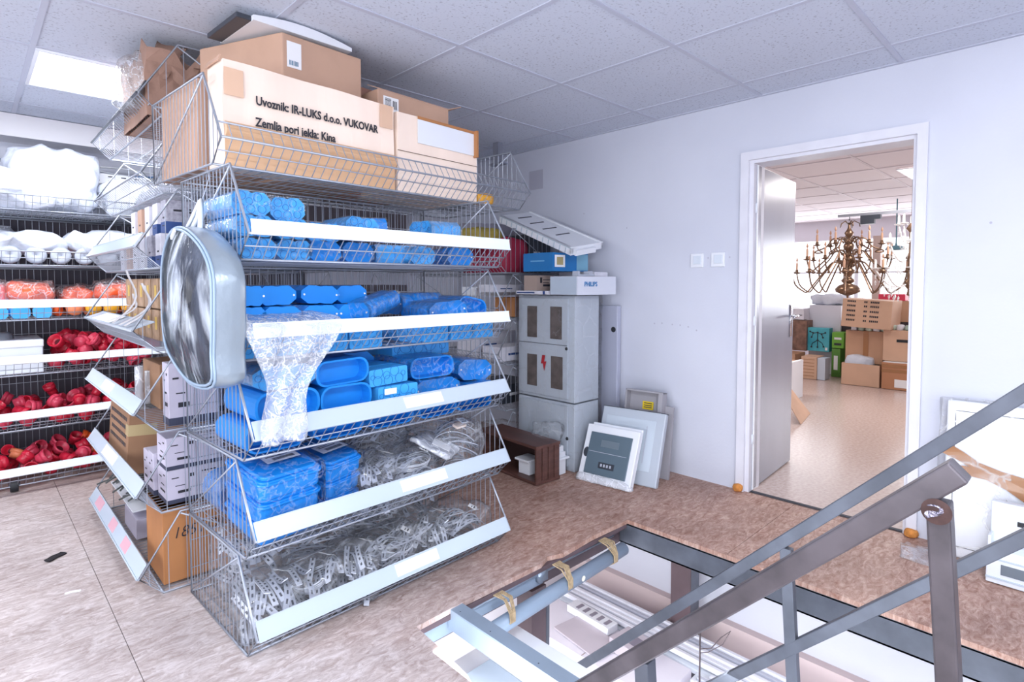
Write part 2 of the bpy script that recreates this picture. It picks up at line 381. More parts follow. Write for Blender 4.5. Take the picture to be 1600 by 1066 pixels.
M_glow = mat('lamp_diffuser', 'f4f8ff', .5, emit=4.0)
M_glow2 = mat('lamp_diffuser_far', 'fff6ee', .5, emit=3.0)
def ceiling_lamp(label, x0, x1, y0, y1, power, m=M_glow, z=H, c=LIGHT):
    t = thing('ceiling_lamp', label, 'ceiling light', ((x0+x1)/2, (y0+y1)/2, z))
    sx, sy = (x1-x0), (y1-y0)
    f = MB(); 
    for a in (-1, 1):
        f.box((a*(sx/2-.008), 0, -.009), (.016, sy, .010)); f.box((0, a*(sy/2-.008), -.009), (sx-.032, .016, .010))
    f.build('frame', M_white, t)
    d = MB(); d.box((0, 0, -.008), (sx-.032, sy-.032, .004)); d.build('diffuser', m, t)
    area('lamp_light', (0, 0, -.02), sx*.9, sy*.9, power, (0, 0, 0), c, t)
    return t
ceiling_lamp('bright square ceiling panel lamp above the wire baskets, near far shelves', .277, .988, 3.58, 4.235, 34)
for i, (x, y, s) in enumerate(((.277, -.69, 'first'), (1.747, -.69, 'second'), (-1.19, 1.45, 'third'), (-1.19, 3.58, 'fourth'))):  # unseen lamps added out of frame to even the light
    ceiling_lamp('added unseen ceiling panel lamp '+('behind the stair opening', 'above the stair opening', 'over the left side aisle', 'near the left back corner')[i], x, x+.71, y, y+.68, (66, 5, 10, 24)[i])

# door frame, leaf, threshold, socket marks
M_frame = mat('painted_door_frame', 'dddde6', .35, var=.03)
b = MB()
b.b2((3.478, DY1, 0), (3.5, DY1+.05, DZ+.05)); b.b2((3.478, DY0-.045, 0), (3.5, DY0, DZ+.05)); b.b2((3.478, DY0, DZ), (3.5, DY1, DZ+.05))
b.b2((3.5, DY1-.025, 0), (3.66, DY1, DZ)); b.b2((3.5, DY0, 0), (3.66, DY0+.018, DZ)); b.b2((3.5, DY0+.018, DZ-.02), (3.66, DY1-.025, DZ))
df = struct(b.build('trim_2', M_frame)); df['label'] = 'white painted steel door frame'
M_foam = mat('orange_mounting_foam', 'd08a45', .9, var=.2, vscale=40, bump=.6)
for y in (DY1+.03, DY0-.025):
    blob('foam_plug', (.05, .06, .045), M_foam, df, (3.475, y, .0), n=(4, 4, 4), round_=.8, noise_=.006, nscale=25, seed=y)
b = MB(); b.b2((3.515, DY0+.02, 0), (3.54, DY1-.03, .004)); b.build('threshold', M_slot, df)
# door leaf hinged at the left jamb, swung into the next room
M_leaf = mat('grey_lacquered_door', '9a9ca9', .25, .25, var=.04, vscale=3, stretch=(1, 1, .2))
leaf = thing('door_1', None, None, (3.545, DY1-.03, 0), math.atan2(1.521-1.466, 4.322-3.545)); leaf['kind'] = 'structure'
b = MB(); b.b2((0, -.0, .008), (.80, .04, DZ-.025)); bevel(b.build('leaf', M_leaf, leaf), .003)
b = MB(); b.b2((-.004, -.004, .008), (.012, .002, DZ-.025)); b.build('edge_strip', M_white, leaf)
hd = MB(); hd.b2((.715, -.006, .93), (.75, 0, 1.16)); hd.tube([(.735, -.004, 1.08), (.735, -.05, 1.08), (.72, -.058, 1.08), (.62, -.058, 1.075)], .009, 8); hd.build('handle', mat('chrome', 'd8dbe2', .12, 1), leaf, True)
for z in (.3, 1.05, 1.75):
    b = MB(); b.lathe([(0, 0), (.008, 0), (.008, .06), (0, .06)], 8); b.build('hinge', M_whitem, leaf, True, (-.006, .004, z))
# switches, wall marks
for y0, y1, z0, lab in ((1.787, 1.893, 1.415, 'white square light switch, the left one beside the door'), (1.643, 1.749, 1.417, 'white square light switch, the right one nearest the door frame')):
    t = thing('light_switch', lab, 'light switch', (3.5, (y0+y1)/2, z0+.05))
    b = MB(); b.box((-.005, 0, 0), (.01, .092, .092)); bevel(b.build('plate', M_white, t), .003)
    b = MB(); b.box((-.012, -.004, .003), (.007, .055, .055), ry=R(3)); bevel(b.build('rocker', mat('switch_rocker', 'd8e0ea', .3), t), .002)
b = MB()
for y, z in ((2.02, 1.03), (1.96, 1.028), (2.1, 1.035), (2.16, 1.03), (1.9, 1.02), (1.84, 1.0), (1.62, 1.48), (1.765, 1.48), (2.8, 1.86), (.35, 1.6), (2.4, 1.72)):
    b.lathe([(0, 0), (.006, .0008)], 8, Matrix.Translation((3.4995, y, z)) @ Matrix.Rotation(-PI/2, 4, 'Y'))
b.box((3.4996, 3.32, 2.19), (.001, .16, .16))
sm = struct(b.build('trim_3', mat('faded_wall_marks', 'b7b7c6', .8))); 
# lower floor
b = MB(); b.b2((-2.6, -3, -2.8), (3.5, 5.3, -2.7)); struct(b.build('floor_lower', mat('pale_screed', 'd9d6dd', .6)))
b = MB(); b.b2((3.44, -3, -2.7), (3.499, 4, -.87)); struct(b.build('trim_4', mat('beige_wainscot', 'cdbcbc', .5)))
b = MB(); b.b2((1.0, 2.9, -2.7), (3.44, 3.0, -.3)); struct(b.build('wall_lower', M_wall2))

# ------------------------------------------------------------------ next room
M_floor2 = mat('speckled_terrazzo', 'cfbdb6', .24, col2='bfaaa2', vscale=45, spec=.5)
b = MB(); b.b2((3.54, -2, -.03), (11.6, 5.2, 0)); struct(b.build('floor_next_room', M_floor2))
b = MB(); b.b2((3.66, -2, H), (11.6, 5.2, H+.06)); c2 = struct(b.build('ceiling_next_room', mat('white_ceiling_tile', 'e4dde2', .85)))
b = MB()
for x in [4.3+.735*k for k in range(10)]: b.b2((x-.012, -2, H-.005), (x+.012, 5.2, H))
for y in [-.6+.715*k for k in range(8)]: b.b2((3.7, y-.012, H-.0045), (11.5, y+.012, H))
b.build('ceiling_grid', mat('pale_grid_bar', 'd2c9d0', .6), c2)
b = MB(); b.b2((11.3, -2, 2.1), (11.6, 5.2, H)); b.b2((11.3, -2, 0), (11.6, 5.2, .85)); struct(b.build('wall_far', mat('far_wall_paint', 'dcd9e2', .7)))
b = MB(); b.b2((3.66, 5.1, 0), (11.6, 5.2, H)); struct(b.build('wall_far_left', M_wall2))
b = MB(); b.b2((3.66, -2.1, 0), (11.6, -2.0, H)); struct(b.build('wall_far_right', M_wall2))
wn = MB(); wn.b2((11.42, -2, .85), (11.44, 5.2, 2.1)); wp = struct(wn.build('window_1', mat('bright_daylight_pane', 'f6faff', .2, emit=1.5)))
b = MB()
for y in (-.6, .6, 1.75, 2.95, 4.2): b.b2((11.38, y-.03, .85), (11.42, y+.03, 2.1))
b.b2((11.3, -2, .83), (11.42, 5.2, .87)); b.b2((11.38, -2, 1.5), (11.42, 5.2, 1.53)); b.build('window_frame', M_white, wp)
b = MB(); b.b2((9.4, 2.14, 0), (9.48, 2.235, 2.0)); tag(b.build('pillar', mat('beige_pillar', 'cdb8b0', .6)), 'narrow beige upright post in front of the bright window, next room', 'post')
ceiling_lamp('long glaring ceiling lamp in the next room, right of the chandelier', 6.66, 7.4, .83, 1.40, 32, M_glow2, c=(1, .96, .92))
ceiling_lamp('square ceiling lamp in the next room just past the open door', 4.32, 5.0, .83, 1.5, 9, M_glow2, c=(1, .96, .92))
ceiling_lamp('square ceiling lamp in the next room over the left side', 5.79, 6.5, 2.97, 3.66, 28, M_glow2, c=(1, .96, .92))
# ------------------------------------------------------------------ wire baskets
BC = {}
def basket_meshes(W, D, h, sp, rail, wide_lip):
    k = (W, D, h, sp, rail, wide_lip)
    if k in BC: return BC[k]
    r, rf = .0019, .0046; out = []
    lz, lo = .085, .085
    prof = [(D, 0), (0, 0), (-lo, lz), (.07, h-.012), (D, h-.012)]
    def slant(z): return -lo+(z-lz)*(lo+.07)/(h-.012-lz)
    b = MB()
    for x in (0, W):
        b.tube([(x, y, z) for y, z in prof], rf, 6, closed=True)
        b.rod((x, D, .01), (x, .07, h-.02), rf*.8, 6)
    for (y, z) in ((0, 0), (-lo, lz), (D, 0), (D, h-.012)): b.rod((0, y, z), (W, y, z), rf, 6)
    b.rod((0, -.045, .045), (W, -.045, .045), rf*.6, 5)
    if wide_lip: b.rod((0, slant(.145), .145), (W, slant(.145), .145), rf*.8, 6)
    out.append(('frame', b.mesh('basket_frame', M_wire, True)))
    for nm, x in (('side_grid', 0), ('side_grid', W)):
        b = MB(); n = int(D/sp); 
        for i in range(n+1):
            y = -.05+(D+.04)*i/n
            zb = 0 if y >= 0 else -y; zt = h-.012 if y >= .07 else lz+(y+lo)/(lo+.07)*(h-.012-lz)
            b.rod((x, y, zb), (x, y, zt), r)
        out.append((nm, b.mesh('basket_side_grid', M_wire)))
    b = MB(); n = int(W/.038)
    for i in range(1, n): b.rod((W*i/n, 0, 0), (W*i/n, D, 0), r)
    for y in (.12, .24, .36, .48): 
        if y < D: b.rod((0, y, -.004), (W, y, -.004), r*1.3)
    out.append(('floor_grid', b.mesh('basket_floor_grid', M_wire)))
    b = MB()
    for i in range(1, n): b.rod((W*i/n, D, 0), (W*i/n, D, h-.012), r)
    for z in (.1, .22): b.rod((0, D+.003, z), (W, D+.003, z), r*1.2)
    out.append(('back_grid', b.mesh('basket_back_grid', M_wire)))
    b = MB()
    for i in range(1, n):
        x = W*i/n
        if wide_lip: b.tube([(x, 0, 0), (x, -lo, lz), (x, slant(.145), .145)], r, 4)
        else: b.rod((x, 0, 0), (x, -lo, lz), r)
    out.append(('front_grid', b.mesh('basket_front_grid', M_wire)))
    BC[k] = out; return out
def basket(label, loc, rz, W, D=.6, h=.347, sp=.033, rail='steep', group=None, labels=(), railm=None, wide_lip=False, rl=.068, tilt=0):
    t = thing('wire_basket', label, 'wire basket', loc, rz, group)
    for nm, me in basket_meshes(W, D, h, sp, None, wide_lip): link(nm, me, t)
    if rail:
        # strip clipped over the lip, lying along the sloping front
        ang = math.atan2(.25, .155) if not tilt else tilt
        d = Vector((0, math.cos(ang), math.sin(ang))); nrm = Vector((0, -math.sin(ang), math.cos(ang)))
        M = Matrix(((1, 0, 0, 0), (0, d.y, nrm.y, -.088), (0, d.z, nrm.z, .082), (0, 0, 0, 1)))
        b = MB(); b.b2((.006, 0, .004), (W-.006, rl, .0065), M); b.b2((.006, -.002, .0), (W-.006, .004, .010), M); b.b2((.006, rl-.003, .002), (W-.006, rl, .009), M)
        pr = b.build('price_rail', railm or M_rail, t)
        for (x, wd, c) in labels:
            b = MB(); b.b2((x, .012, .0066), (x+wd, rl-.008, .0076), M); b.build('shelf_label', c, pr)
    return t
RANK = ['lowest', 'second', 'third', 'fourth', 'fifth', 'sixth', 'seventh']
# main rack: five stacked baskets, facing the camera, plus a wider one on top
MO = Vector((.674, 2.03, 0)); MR = R(2); MW = 1.235; PT = .347
def mp(tier, u, y, z=0):
    c, s = math.cos(MR), math.sin(MR); return (MO.x+u*c-y*s, MO.y+u*s+y*c, (tier-1)*PT+z+.004)
cont = ['grey strap bundles', 'wrapped trays and grey straps', 'blue trays and boxes', 'blue boxes behind plastic', 'round-holed blue boxes']
rails = [dict(), dict(), dict(), dict(rl=.05, tilt=R(78)), dict(rl=.05, tilt=R(82))]
for i in range(5):
    basket('wire basket of '+cont[i]+', '+RANK[i]+' from the floor in the middle stack', (MO.x, MO.y, i*PT+.005), MR, MW, railm=M_rail if i < 3 else M_rail_w,
           labels=[((.57, .22, M_label), (.6, .24, M_label), (.62, .2, M_label), (.66, .2, M_label), (.60, .30, M_label))[i]], **rails[i])
TO = Vector((.66, 2.25, 0)); TR = R(4); TZ = 1.748
def tp(u, y, z=0):
    c, s = math.cos(TR), math.sin(TR); return (TO.x+u*c-y*s, TO.y+u*s+y*c, TZ+z)
basket('wide wire basket full of big cartons on top of the middle stack', (TO.x, TO.y, TZ), TR, 1.70, .655, .355, rail=None, wide_lip=True)
# end stack, fronts facing left
EW = 1.25
EO = (.565, 3.95)
ec = ['handwritten brown carton', 'open carton and small boxes', 'tall white boxes', 'yellow-brown packets', 'white-navy boxes', 'crumpled foil', 'torn brown paper bag']
def ep(tier, u, y, z=0): return (EO[0]+y+(.09 if tier > 5 else 0), EO[1]+(.23 if tier > 5 else 0)-u, (tier-1)*.343+z+.004)     # u along the front from the far end, y inwards
for i in range(7):
    basket('basket with '+ec[i]+', '+RANK[i]+' in the left facing end stack', (EO[0]+(.0, 0, 0, 0, .02, .09, .09)[i], EO[1]+(.23 if i > 4 else 0), i*.343+.005), R(-90), EW, sp=.062, h=.343,
           labels=[[(.15, .16, mat('pink_label_paper', 'd9a8b4', .6)), (.55, .12, mat('pink_label_paper', '', 0)), (.85, .12, mat('pink_label_paper', '', 0))], [(.42, .30, M_label)], [(.45, .25, M_label)], [(.2, .5, M_paper)], [], [], []][i] , railm=M_dark if i == 6 else M_rail,
           rail=(None if i == 5 else 'steep'), tilt=(R(20) if i == 3 else 0), rl=(.09 if i == 3 else .068))
# wall stack in the right corner, fronts facing left
rc = ['a clear bag', 'a dark clear bag', 'long white cartons', 'orange-brown cartons', 'red folded cloth', ]
for i in range(5):
    basket('basket with '+rc[i]+', '+RANK[i]+' in the corner stack by the grey cabinet', (2.905, 4.31, i*.347+.005), R(-90), 1.25, sp=.045, rail=None, h=.347)
# far stacks, facing the camera
FO = (-.22, 4.68); FX = 1.28
fc = ['red sockets and a black castor beneath', 'red sockets, second from the floor', 'red sockets and a white appliance', 'orange fittings in bags and blue boxes', 'white bags above round sockets', 'large white bags']
for j in range(2):
    for i in range(6):
        if j == 1 and i == 5: pass
        basket(('far wire basket with '+fc[i]) if j == 0 else 'sparsely filled far wire basket behind the middle stack, '+RANK[i]+' from the floor', (FO[0]+j*FX, FO[1], .04+i*PT), 0, 1.265, sp=.06, railm=M_rail_w, rl=.05, tilt=R(80) if i > 2 else 0,
               rail=('x' if i != 4 and i != 5 else None), labels=[(.5, .16, M_label)])
for i in range(5):  # dark cartons added to block the pale view through the middle stack
    basket('basket facing away, '+RANK[i]+' in the stack standing back to back with the middle stack', (1.93, 3.36, i*PT+.005), R(180), .72, rail=None, h=.347)
    t = thing('carton', 'added dark filler carton in the '+RANK[i]+' basket facing away behind the middle stack', 'carton', (1.23, 2.84, i*PT+.013), 0, 'added dark cartons behind the middle stack')
    b = MB(); b.b2((0, 0, 0), (.66, .30, .315 if i != 3 else .25)); bevel(b.build('body', mat('dark_carton', '5d565c', .8, var=.12, vscale=5), t), .004)
b = MB(); b.b2((-.25, 5.292, .04), (2.35, 5.298, 1.80)); tag(b.build('back_board', mat('dark_back_board', '4d4a54', .8)), 'dark board behind the far wire baskets', 'board')  # dark board added so the gaps between the wires look dark
for x in (-.10, .255, .95, 1.2, 2.3):
    t = thing('castor', 'black rubber castor under the far shelves, '+{-.10: 'outermost left', .255: 'in plain view at the left', .95: 'behind the end stack', 1.2: 'beside the shelf joint', 2.3: 'at the right end'}[x], 'castor', (x-.07, 4.70, 0))
    b = MB(); b.lathe([(0, -.02), (.034, -.02), (.036, -.014), (.036, .014), (.034, .02), (0, .02)], 16, Matrix.Translation((0, 0, .036)) @ Matrix.Rotation(PI/2, 4, 'Y')); b.build('wheel', M_black, t, True)
    b = MB(); b.box((0, .0, .05), (.056, .04, .012)); b.build('fork', M_dark, t)

# ------------------------------------------------------------------ blue junction boxes
def octpoly(w, h, notch=.0, cut=.27):
    a, b = w/2, h/2; c = w*cut*.62; d = h*cut
    P = [(-a, -b+d), (-a+c, -b)]
    if notch: P += [(-a*.22, -b), (0, -b+notch), (a*.22, -b)]
    P += [(a-c, -b), (a, -b+d), (a, b-d), (a-c, b)]
    if notch: P += [(a*.22, b), (0, b-notch), (-a*.22, b)]
    return P+[(-a+c, b), (-a, b-d)]
def rrpoly(w, h, r, n=5):
    P = []
    for cx, cy, a0 in ((w/2-r, h/2-r, 0), (-w/2+r, h/2-r, 90), (-w/2+r, -h/2+r, 180), (w/2-r, -h/2+r, 270)):
        for k in range(n+1):
            a = R(a0+90*k/n); P.append((cx+r*math.cos(a), cy+r*math.sin(a)))
    return P
XZ = Matrix(((1, 0, 0, 0), (0, 0, -1, 0), (0, 1, 0, 0), (0, 0, 0, 1)))   # prism z -> -y (front)
def ring(b, x, z, r, y, t=.0011): b.tube([(x+r*math.cos(2*PI*k/14), y, z+r*math.sin(2*PI*k/14)) for k in range(14)], t, 4, closed=True)
PM = {}
def pack_proto(kind, w, h, seg, n):
    """a row of n junction boxes, axis along y, front face at y=0, centre height h/2"""
    k = (kind, round(w, 3), round(h, 3), seg, n)
    if k in PM: return PM[k]
    ms = []
    for s in range(n):
        b = MB(); y0 = s*seg
        T = Matrix.Translation((0, y0+seg, h/2)) @ XZ
        if kind in ('rings', 'plain', 'rect'):
            P = octpoly(w, h, .006 if kind == 'rings' else 0) if kind != 'rect' else rrpoly(w, h, .008, 2)
            if kind == 'plain': P = octpoly(w, h, .003, .3)
            b.prism(P, .006, seg, T); 
            P2 = [(x*.93, z*.93) for x, z in P]; b.prism(P2, 0, .006, T)
        else:   # tray: round cornered open dish, open to the front
            P = rrpoly(w, h, h*.42); Q = rrpoly(w*.92, h*.86, h*.36); m = len(P)
            for z0, z1, A in ((0, seg, P),):
                b.add([(x, z, 0) for x, z in A]+[(x, z, seg) for x, z in A], [(i, (i+1) % m, m+(i+1) % m, m+i) for i in range(m)]+[tuple(range(m-1, -1, -1))], T)
            b.add([(x, z, seg) for x, z in P]+[(x, z, seg) for x, z in Q]+[(x*.97, z*.95, seg*.45) for x, z in Q], [(i, (i+1) % m, m+(i+1) % m, m+i) for i in range(m)]+[(m+i, m+(i+1) % m, 2*m+(i+1) % m, 2*m+i) for i in range(m)]+[tuple(range(2*m, 3*m))], T)
        if s == 0:
            b.mi = 1
            if kind in ('rings', 'rect'):
                for (x, z, r) in ((-.3, -.22, .016), (-.02, -.25, .016), (.27, -.22, .015), (-.27, .27, .016), (.15, .27, .016), (-.06, .08, .012), (.38, .05, .008), (-.42, .04, .007)):
                    ring(b, x*w, h/2+z*h, r*w/.14, -.0006)
            if kind == 'plain':
                b.mi = 2
                for x in (-.43, .43): b.lathe([(0, 0), (.004, 0), (.004, .003), (0, .003)], 8, Matrix.Translation((x*w, -.001, h/2)) @ Matrix.Rotation(PI/2, 4, 'X'))
        ms.append(b.mesh('junction_box', [{'rings': M_blue_l, 'plain': M_blue, 'tray': M_blue_d, 'rect': M_blue_l}[kind] if kind != 'tray' else M_blue, M_blue_line, M_white]))
    # wrap
    b = MB(); P = octpoly(w+.005, h+.005, .0) if kind != 'tray' else rrpoly(w+.005, h+.005, h*.4); m = len(P); N = max(4, n*3)
    vs = []; fs = []
    for i in range(N+1):
        y = -.004+(seg*n+.008)*i/N
        for j, (x, z) in enumerate(P):
            q = mnoise.noise(Vector((x*30, y*30, z*30)))*.003; s = 1+q/max(.03, math.hypot(x, z))
            vs.append((x*s, y, h/2+z*s))
    for i in range(N):
        for j in range(m): fs.append((i*m+j, i*m+(j+1) % m, (i+1)*m+(j+1) % m, (i+1)*m+j))
    fs += [tuple(range(m)), tuple(N*m+k for k in range(m-1, -1, -1))]
    b.add(vs, fs); ms.append(b.mesh('film_wrap', M_film_blue if kind in ('rings', 'rect') else M_film, True))
    PM[k] = ms; return ms
def pack(kind, label, tier, u, y, z, w, h, n=4, seg=.075, rz=0, rx=0, ry=0, group=None, wrap=True, extra=None):
    t = thing('junction_box_pack', label, 'box pack', mp(tier, u, y, z), 0, group, rot=(rx, ry, MR+rz))
    ms = pack_proto(kind, w, h, seg, n)
    for m in ms[:-1]: link('junction_box', m, t)
    if wrap: link('film_wrap', ms[-1], t)
    return t
G5 = 'blue junction box packs in the fifth basket'; G4 = 'blue junction box packs in the fourth basket'; G3 = 'blue boxes in the third basket'
# fifth basket
pack('rings', 'light blue ring-marked box pack at the upper left corner of the fifth basket', 5, .062, .05, .163, .134, .082, group=G5, ry=R(2))
pack('rings', 'light blue ring-marked box pack, upper one second from the left in the fifth basket', 5, .196, .05, .152, .13, .084, group=G5, ry=R(-3))
pack('rings', 'light blue ring-marked box pack under the upper left corner pack, fifth basket', 5, .068, .03, .085, .134, .075, group=G5)
pack('rings', 'light blue ring-marked box pack below the second upper pack, just above the rail, fifth basket', 5, .202, .03, .083, .13, .075, group=G5)
pack('rings', 'light blue box pack on the wires at the far left below the rail, fifth basket', 5, .073, .03, .004, .134, .076, group=G5)
pack('rings', 'light blue ring-marked box pack on the wires below the rail, second from left, fifth basket', 5, .209, .03, .004, .134, .076, group=G5)
pack('rings', 'long light blue box pack left of the knobbly pack, fifth basket', 5, .340, .06, .085, .155, .07, group=G5, rz=R(-8))
pack('rings', 'knobbly pale blue round-holed box pack standing proud in the middle of the fifth basket', 5, .487, .02, .098, .150, .088, group=G5, n=3, ry=R(3))
pack('plain', 'blue box pack lying askew right of the knobbly pack, fifth basket', 5, .60, .26, .09, .14, .078, group=G5, rz=R(62), n=3)
pack('plain', 'blue box pack lying lengthwise at the upper right of the fifth basket, left half', 5, .72, .22, .13, .14, .085, group=G5, rz=R(72), rx=R(-4), n=3, seg=.07)
pack('rings', 'blue box pack lying lengthwise at the upper right of the fifth basket, right half', 5, .87, .14, .125, .135, .085, group=G5, rz=R(-78), rx=R(3), n=3, seg=.075)
pack('plain', 'dark blue box pack standing behind the wires under the long pack, fifth basket', 5, .330, .03, .003, .135, .08, group=G5)
pack('plain', 'dark blue box pack behind the wires under the knobbly pack, fifth basket', 5, .480, .04, .003, .14, .082, group=G5)
pack('rings', 'blue box pack sideways behind the wires right of the middle, fifth basket', 5, .84, .10, .003, .12, .085, group=G5, rz=R(80), n=3, seg=.08)
pack('rings', 'light blue box pack end-on behind the wires, third from the right side, fifth basket', 5, .775, .0, .003, .13, .075, group=G5, n=1)
pack('plain', 'blue box pack low at the right end of the fifth basket', 5, 1.02, .03, .003, .14, .085, group=G5, rz=R(-8))
# fourth basket
nm4 = ['the far left', 'second from left', 'third from left', 'fourth from left']
for i, (u, w_) in enumerate(((.0, .14), (.163, .145), (.348, .16), (.505, .145))):
    pack('plain', 'blue screw-lidded box pack in the top row of the fourth basket, '+nm4[i], 4, max(u, .078 if i == 0 else 0) if i else .055, .05+.03*i, .186, w_ if i else .1, .072, group=G4, ry=R((1, -1, 2, -2)[i]), wrap=False)
for i, (u, w_) in enumerate(((.055, .1), (.163, .145), (.315, .15), (.45, .12))):
    pack('plain', 'blue screw-lidded box pack in the second row of the fourth basket, '+nm4[i], 4, u, .04, .112, w_, .070, group=G4, wrap=False)
for i, (u, w_) in enumerate(((.063, .11), (.19, .14), (.34, .15), (.5, .15))):
    pack('rect', 'blue box pack at the left bottom of the fourth basket, '+nm4[i], 4, u, .02, .003, w_, .1, group=G4, wrap=False, n=3)
pack('plain', 'long wrapped blue pack lying slantwise across the middle of the fourth basket', 4, .46, .02, .115, .11, .075, group=G4, rz=R(-62), rx=R(10), n=4, seg=.07)
pack('rings', 'blue pack tipped down behind the rail near the middle of the fourth basket', 4, .72, .03, .01, .15, .09, group=G4, ry=R(12))
pack('plain', 'big film-wrapped blue pack at the right of the fourth basket, front', 4, .93, .01, .10, .22, .085, group=G4, n=3, ry=R(-4))
pack('tray', 'curved blue pack at the right end of the fourth basket, leaning on the side wires', 4, 1.10, .05, .09, .17, .11, group=G4, n=3, rz=R(-6), ry=R(12))
pack('plain', 'blue pack lying across the back on the right side of the fourth basket', 4, .80, .30, .12, .18, .10, group=G4, n=4, rz=R(-80))
for i, u in enumerate((.86, 1.02, 1.15)):
    pack('rect', 'blue pack at the right bottom of the fourth basket, '+['left', 'centre', 'right'][i]+' of three', 4, u, .02, .003, .14, .09, group=G4, n=3, wrap=False)
# third basket
pack('rings', 'long light blue ring-marked box at the upper left of the third basket', 3, .165, .03, .228, .235, .084, group=G3, n=3, seg=.1)
pack('tray', 'deep blue open tray, upper one beside the ring-marked box, third basket', 3, .402, .03, .212, .232, .10, group=G3, n=3, seg=.1, wrap=False, ry=R(-2))
pack('rect', 'light blue square box with ring marks in the middle of the third basket', 3, .615, .03, .185, .19, .07, group=G3, n=3, seg=.1, ry=R(-2), wrap=False)
pack('tray', 'deep blue open tray at the lower left of the third basket', 3, .172, .02, .108, .245, .112, group=G3, n=3, seg=.1, wrap=False)
pack('tray', 'deep blue open tray in the lower row under the other tray, third basket', 3, .410, .02, .100, .225, .112, group=G3, n=3, seg=.1, wrap=False)
sb = pack('rect', 'pale blue box with a small sticker above the rail, third basket', 3, .648, .01, .095, .20, .085, group=G3, n=3, seg=.1, wrap=False)
b = MB(); b.b2((-.07, -.0015, .05), (-.01, -.0007, .075)); b.build('sticker', M_paper, sb)
pack('tray', 'film-wrapped blue pack at the right of the third basket, upper front', 3, .865, .05, .182, .25, .095, group=G3, n=3, seg=.1)
pack('plain', 'film-wrapped blue pack at the far right end of the third basket, upper', 3, 1.115, .04, .14, .22, .10, group=G3, n=3, seg=.1, ry=R(6))
pack('plain', 'film-wrapped blue pack at the lower right of the third basket', 3, .87, .02, .09, .26, .088, group=G3, n=3, seg=.1)
pack('plain', 'film-wrapped blue pack at the lower far right of the third basket', 3, 1.115, .0, .06, .22, .075, group=G3, n=3, seg=.1)
pack('rect', 'blue box at the back on the right of the third basket, topmost', 3, .93, .22, .262, .34, .075, group=G3, n=2, seg=.12, wrap=False)
pack('plain', 'dark blue pack at the back in the middle of the third basket', 3, .60, .28, .2, .2, .1, group=G3, n=2, seg=.1, wrap=False)
for i, u in enumerate((.13, .38, .63, .88, 1.11)):
    pack('tray', 'blue pack at the very bottom of the third basket, '+['leftmost', 'second', 'middle', 'fourth', 'rightmost'][i]+' of five', 3, u, .03, .003, .22, .1 if i < 2 else .085 if i != 4 else .055, group=G3, n=2, seg=.15, wrap=False)

# second basket: two big wrapped packs of trays
def tray_stack(label, u, y, z, w_, d_, nlay, hl, rz, sticker):
    t = thing('wrapped_tray_bundle', label, 'tray bundle', mp(2, u, y, z), 0, 'wrapped blue tray bundles in the second basket', rot=(R(8), R(-2), MR+rz))
    for i in range(nlay):
        b = MB(); P = rrpoly(w_, d_, .035, 4); Q = rrpoly(w_*.93, d_*.95, .03, 4); m = len(P); z0 = i*hl
        b.prism(Q, z0, z0+hl*.8); b.prism(P, z0+hl*.62, z0+hl*.74); 
        P3 = rrpoly(w_*.86, d_*.9, .03, 4); b.prism(P3, z0+hl*.8, z0+hl*.98)
        bevel(b.build('tray', M_blue, t, False), .004)
    blob('film_wrap', (w_+.012, d_+.012, nlay*hl+.012), M_film, t, (0, 0, -.004), n=(10, 10, 8), round_=.12, noise_=.006, nscale=22, seed=u)
    b = MB(); zt = nlay*hl
    b.mi = 0; b.b2((-.05, -d_*.18, zt+.009), (.08, -d_*.18+.075, zt+.0098)); b.mi = 1
    random.seed(3)
    x = -.02
    while x < .065:
        k = random.choice((.0012, .002, .003)); b.b2((x, -d_*.18+.012, zt+.0099), (x+k, -d_*.18+.032, zt+.0102)); x += k+.0018
    b.b2((-.035, -d_*.18+.045, zt+.0099), (.05, -d_*.18+.05, zt+.0102)); b.b2((-.035, -d_*.18+.057, zt+.0099), (.02, -d_*.18+.061, zt+.0102))
    b.build('product_label', [M_paper, M_ink], t)
    return t
tray_stack('big film-wrapped bundle of blue lidded trays at the left of the second basket', .16, .155, .045, .255, .30, 3, .085, R(4), 1)
tray_stack('smaller film-wrapped bundle of blue trays, right of the big one in the second basket', .395, .21, .045, .20, .26, 3, .075, R(14), 1)
pack('tray', 'wrapped blue pack at the left back under the big tray bundle, second basket', 2, .16, .36, .02, .24, .15, n=2, seg=.1)

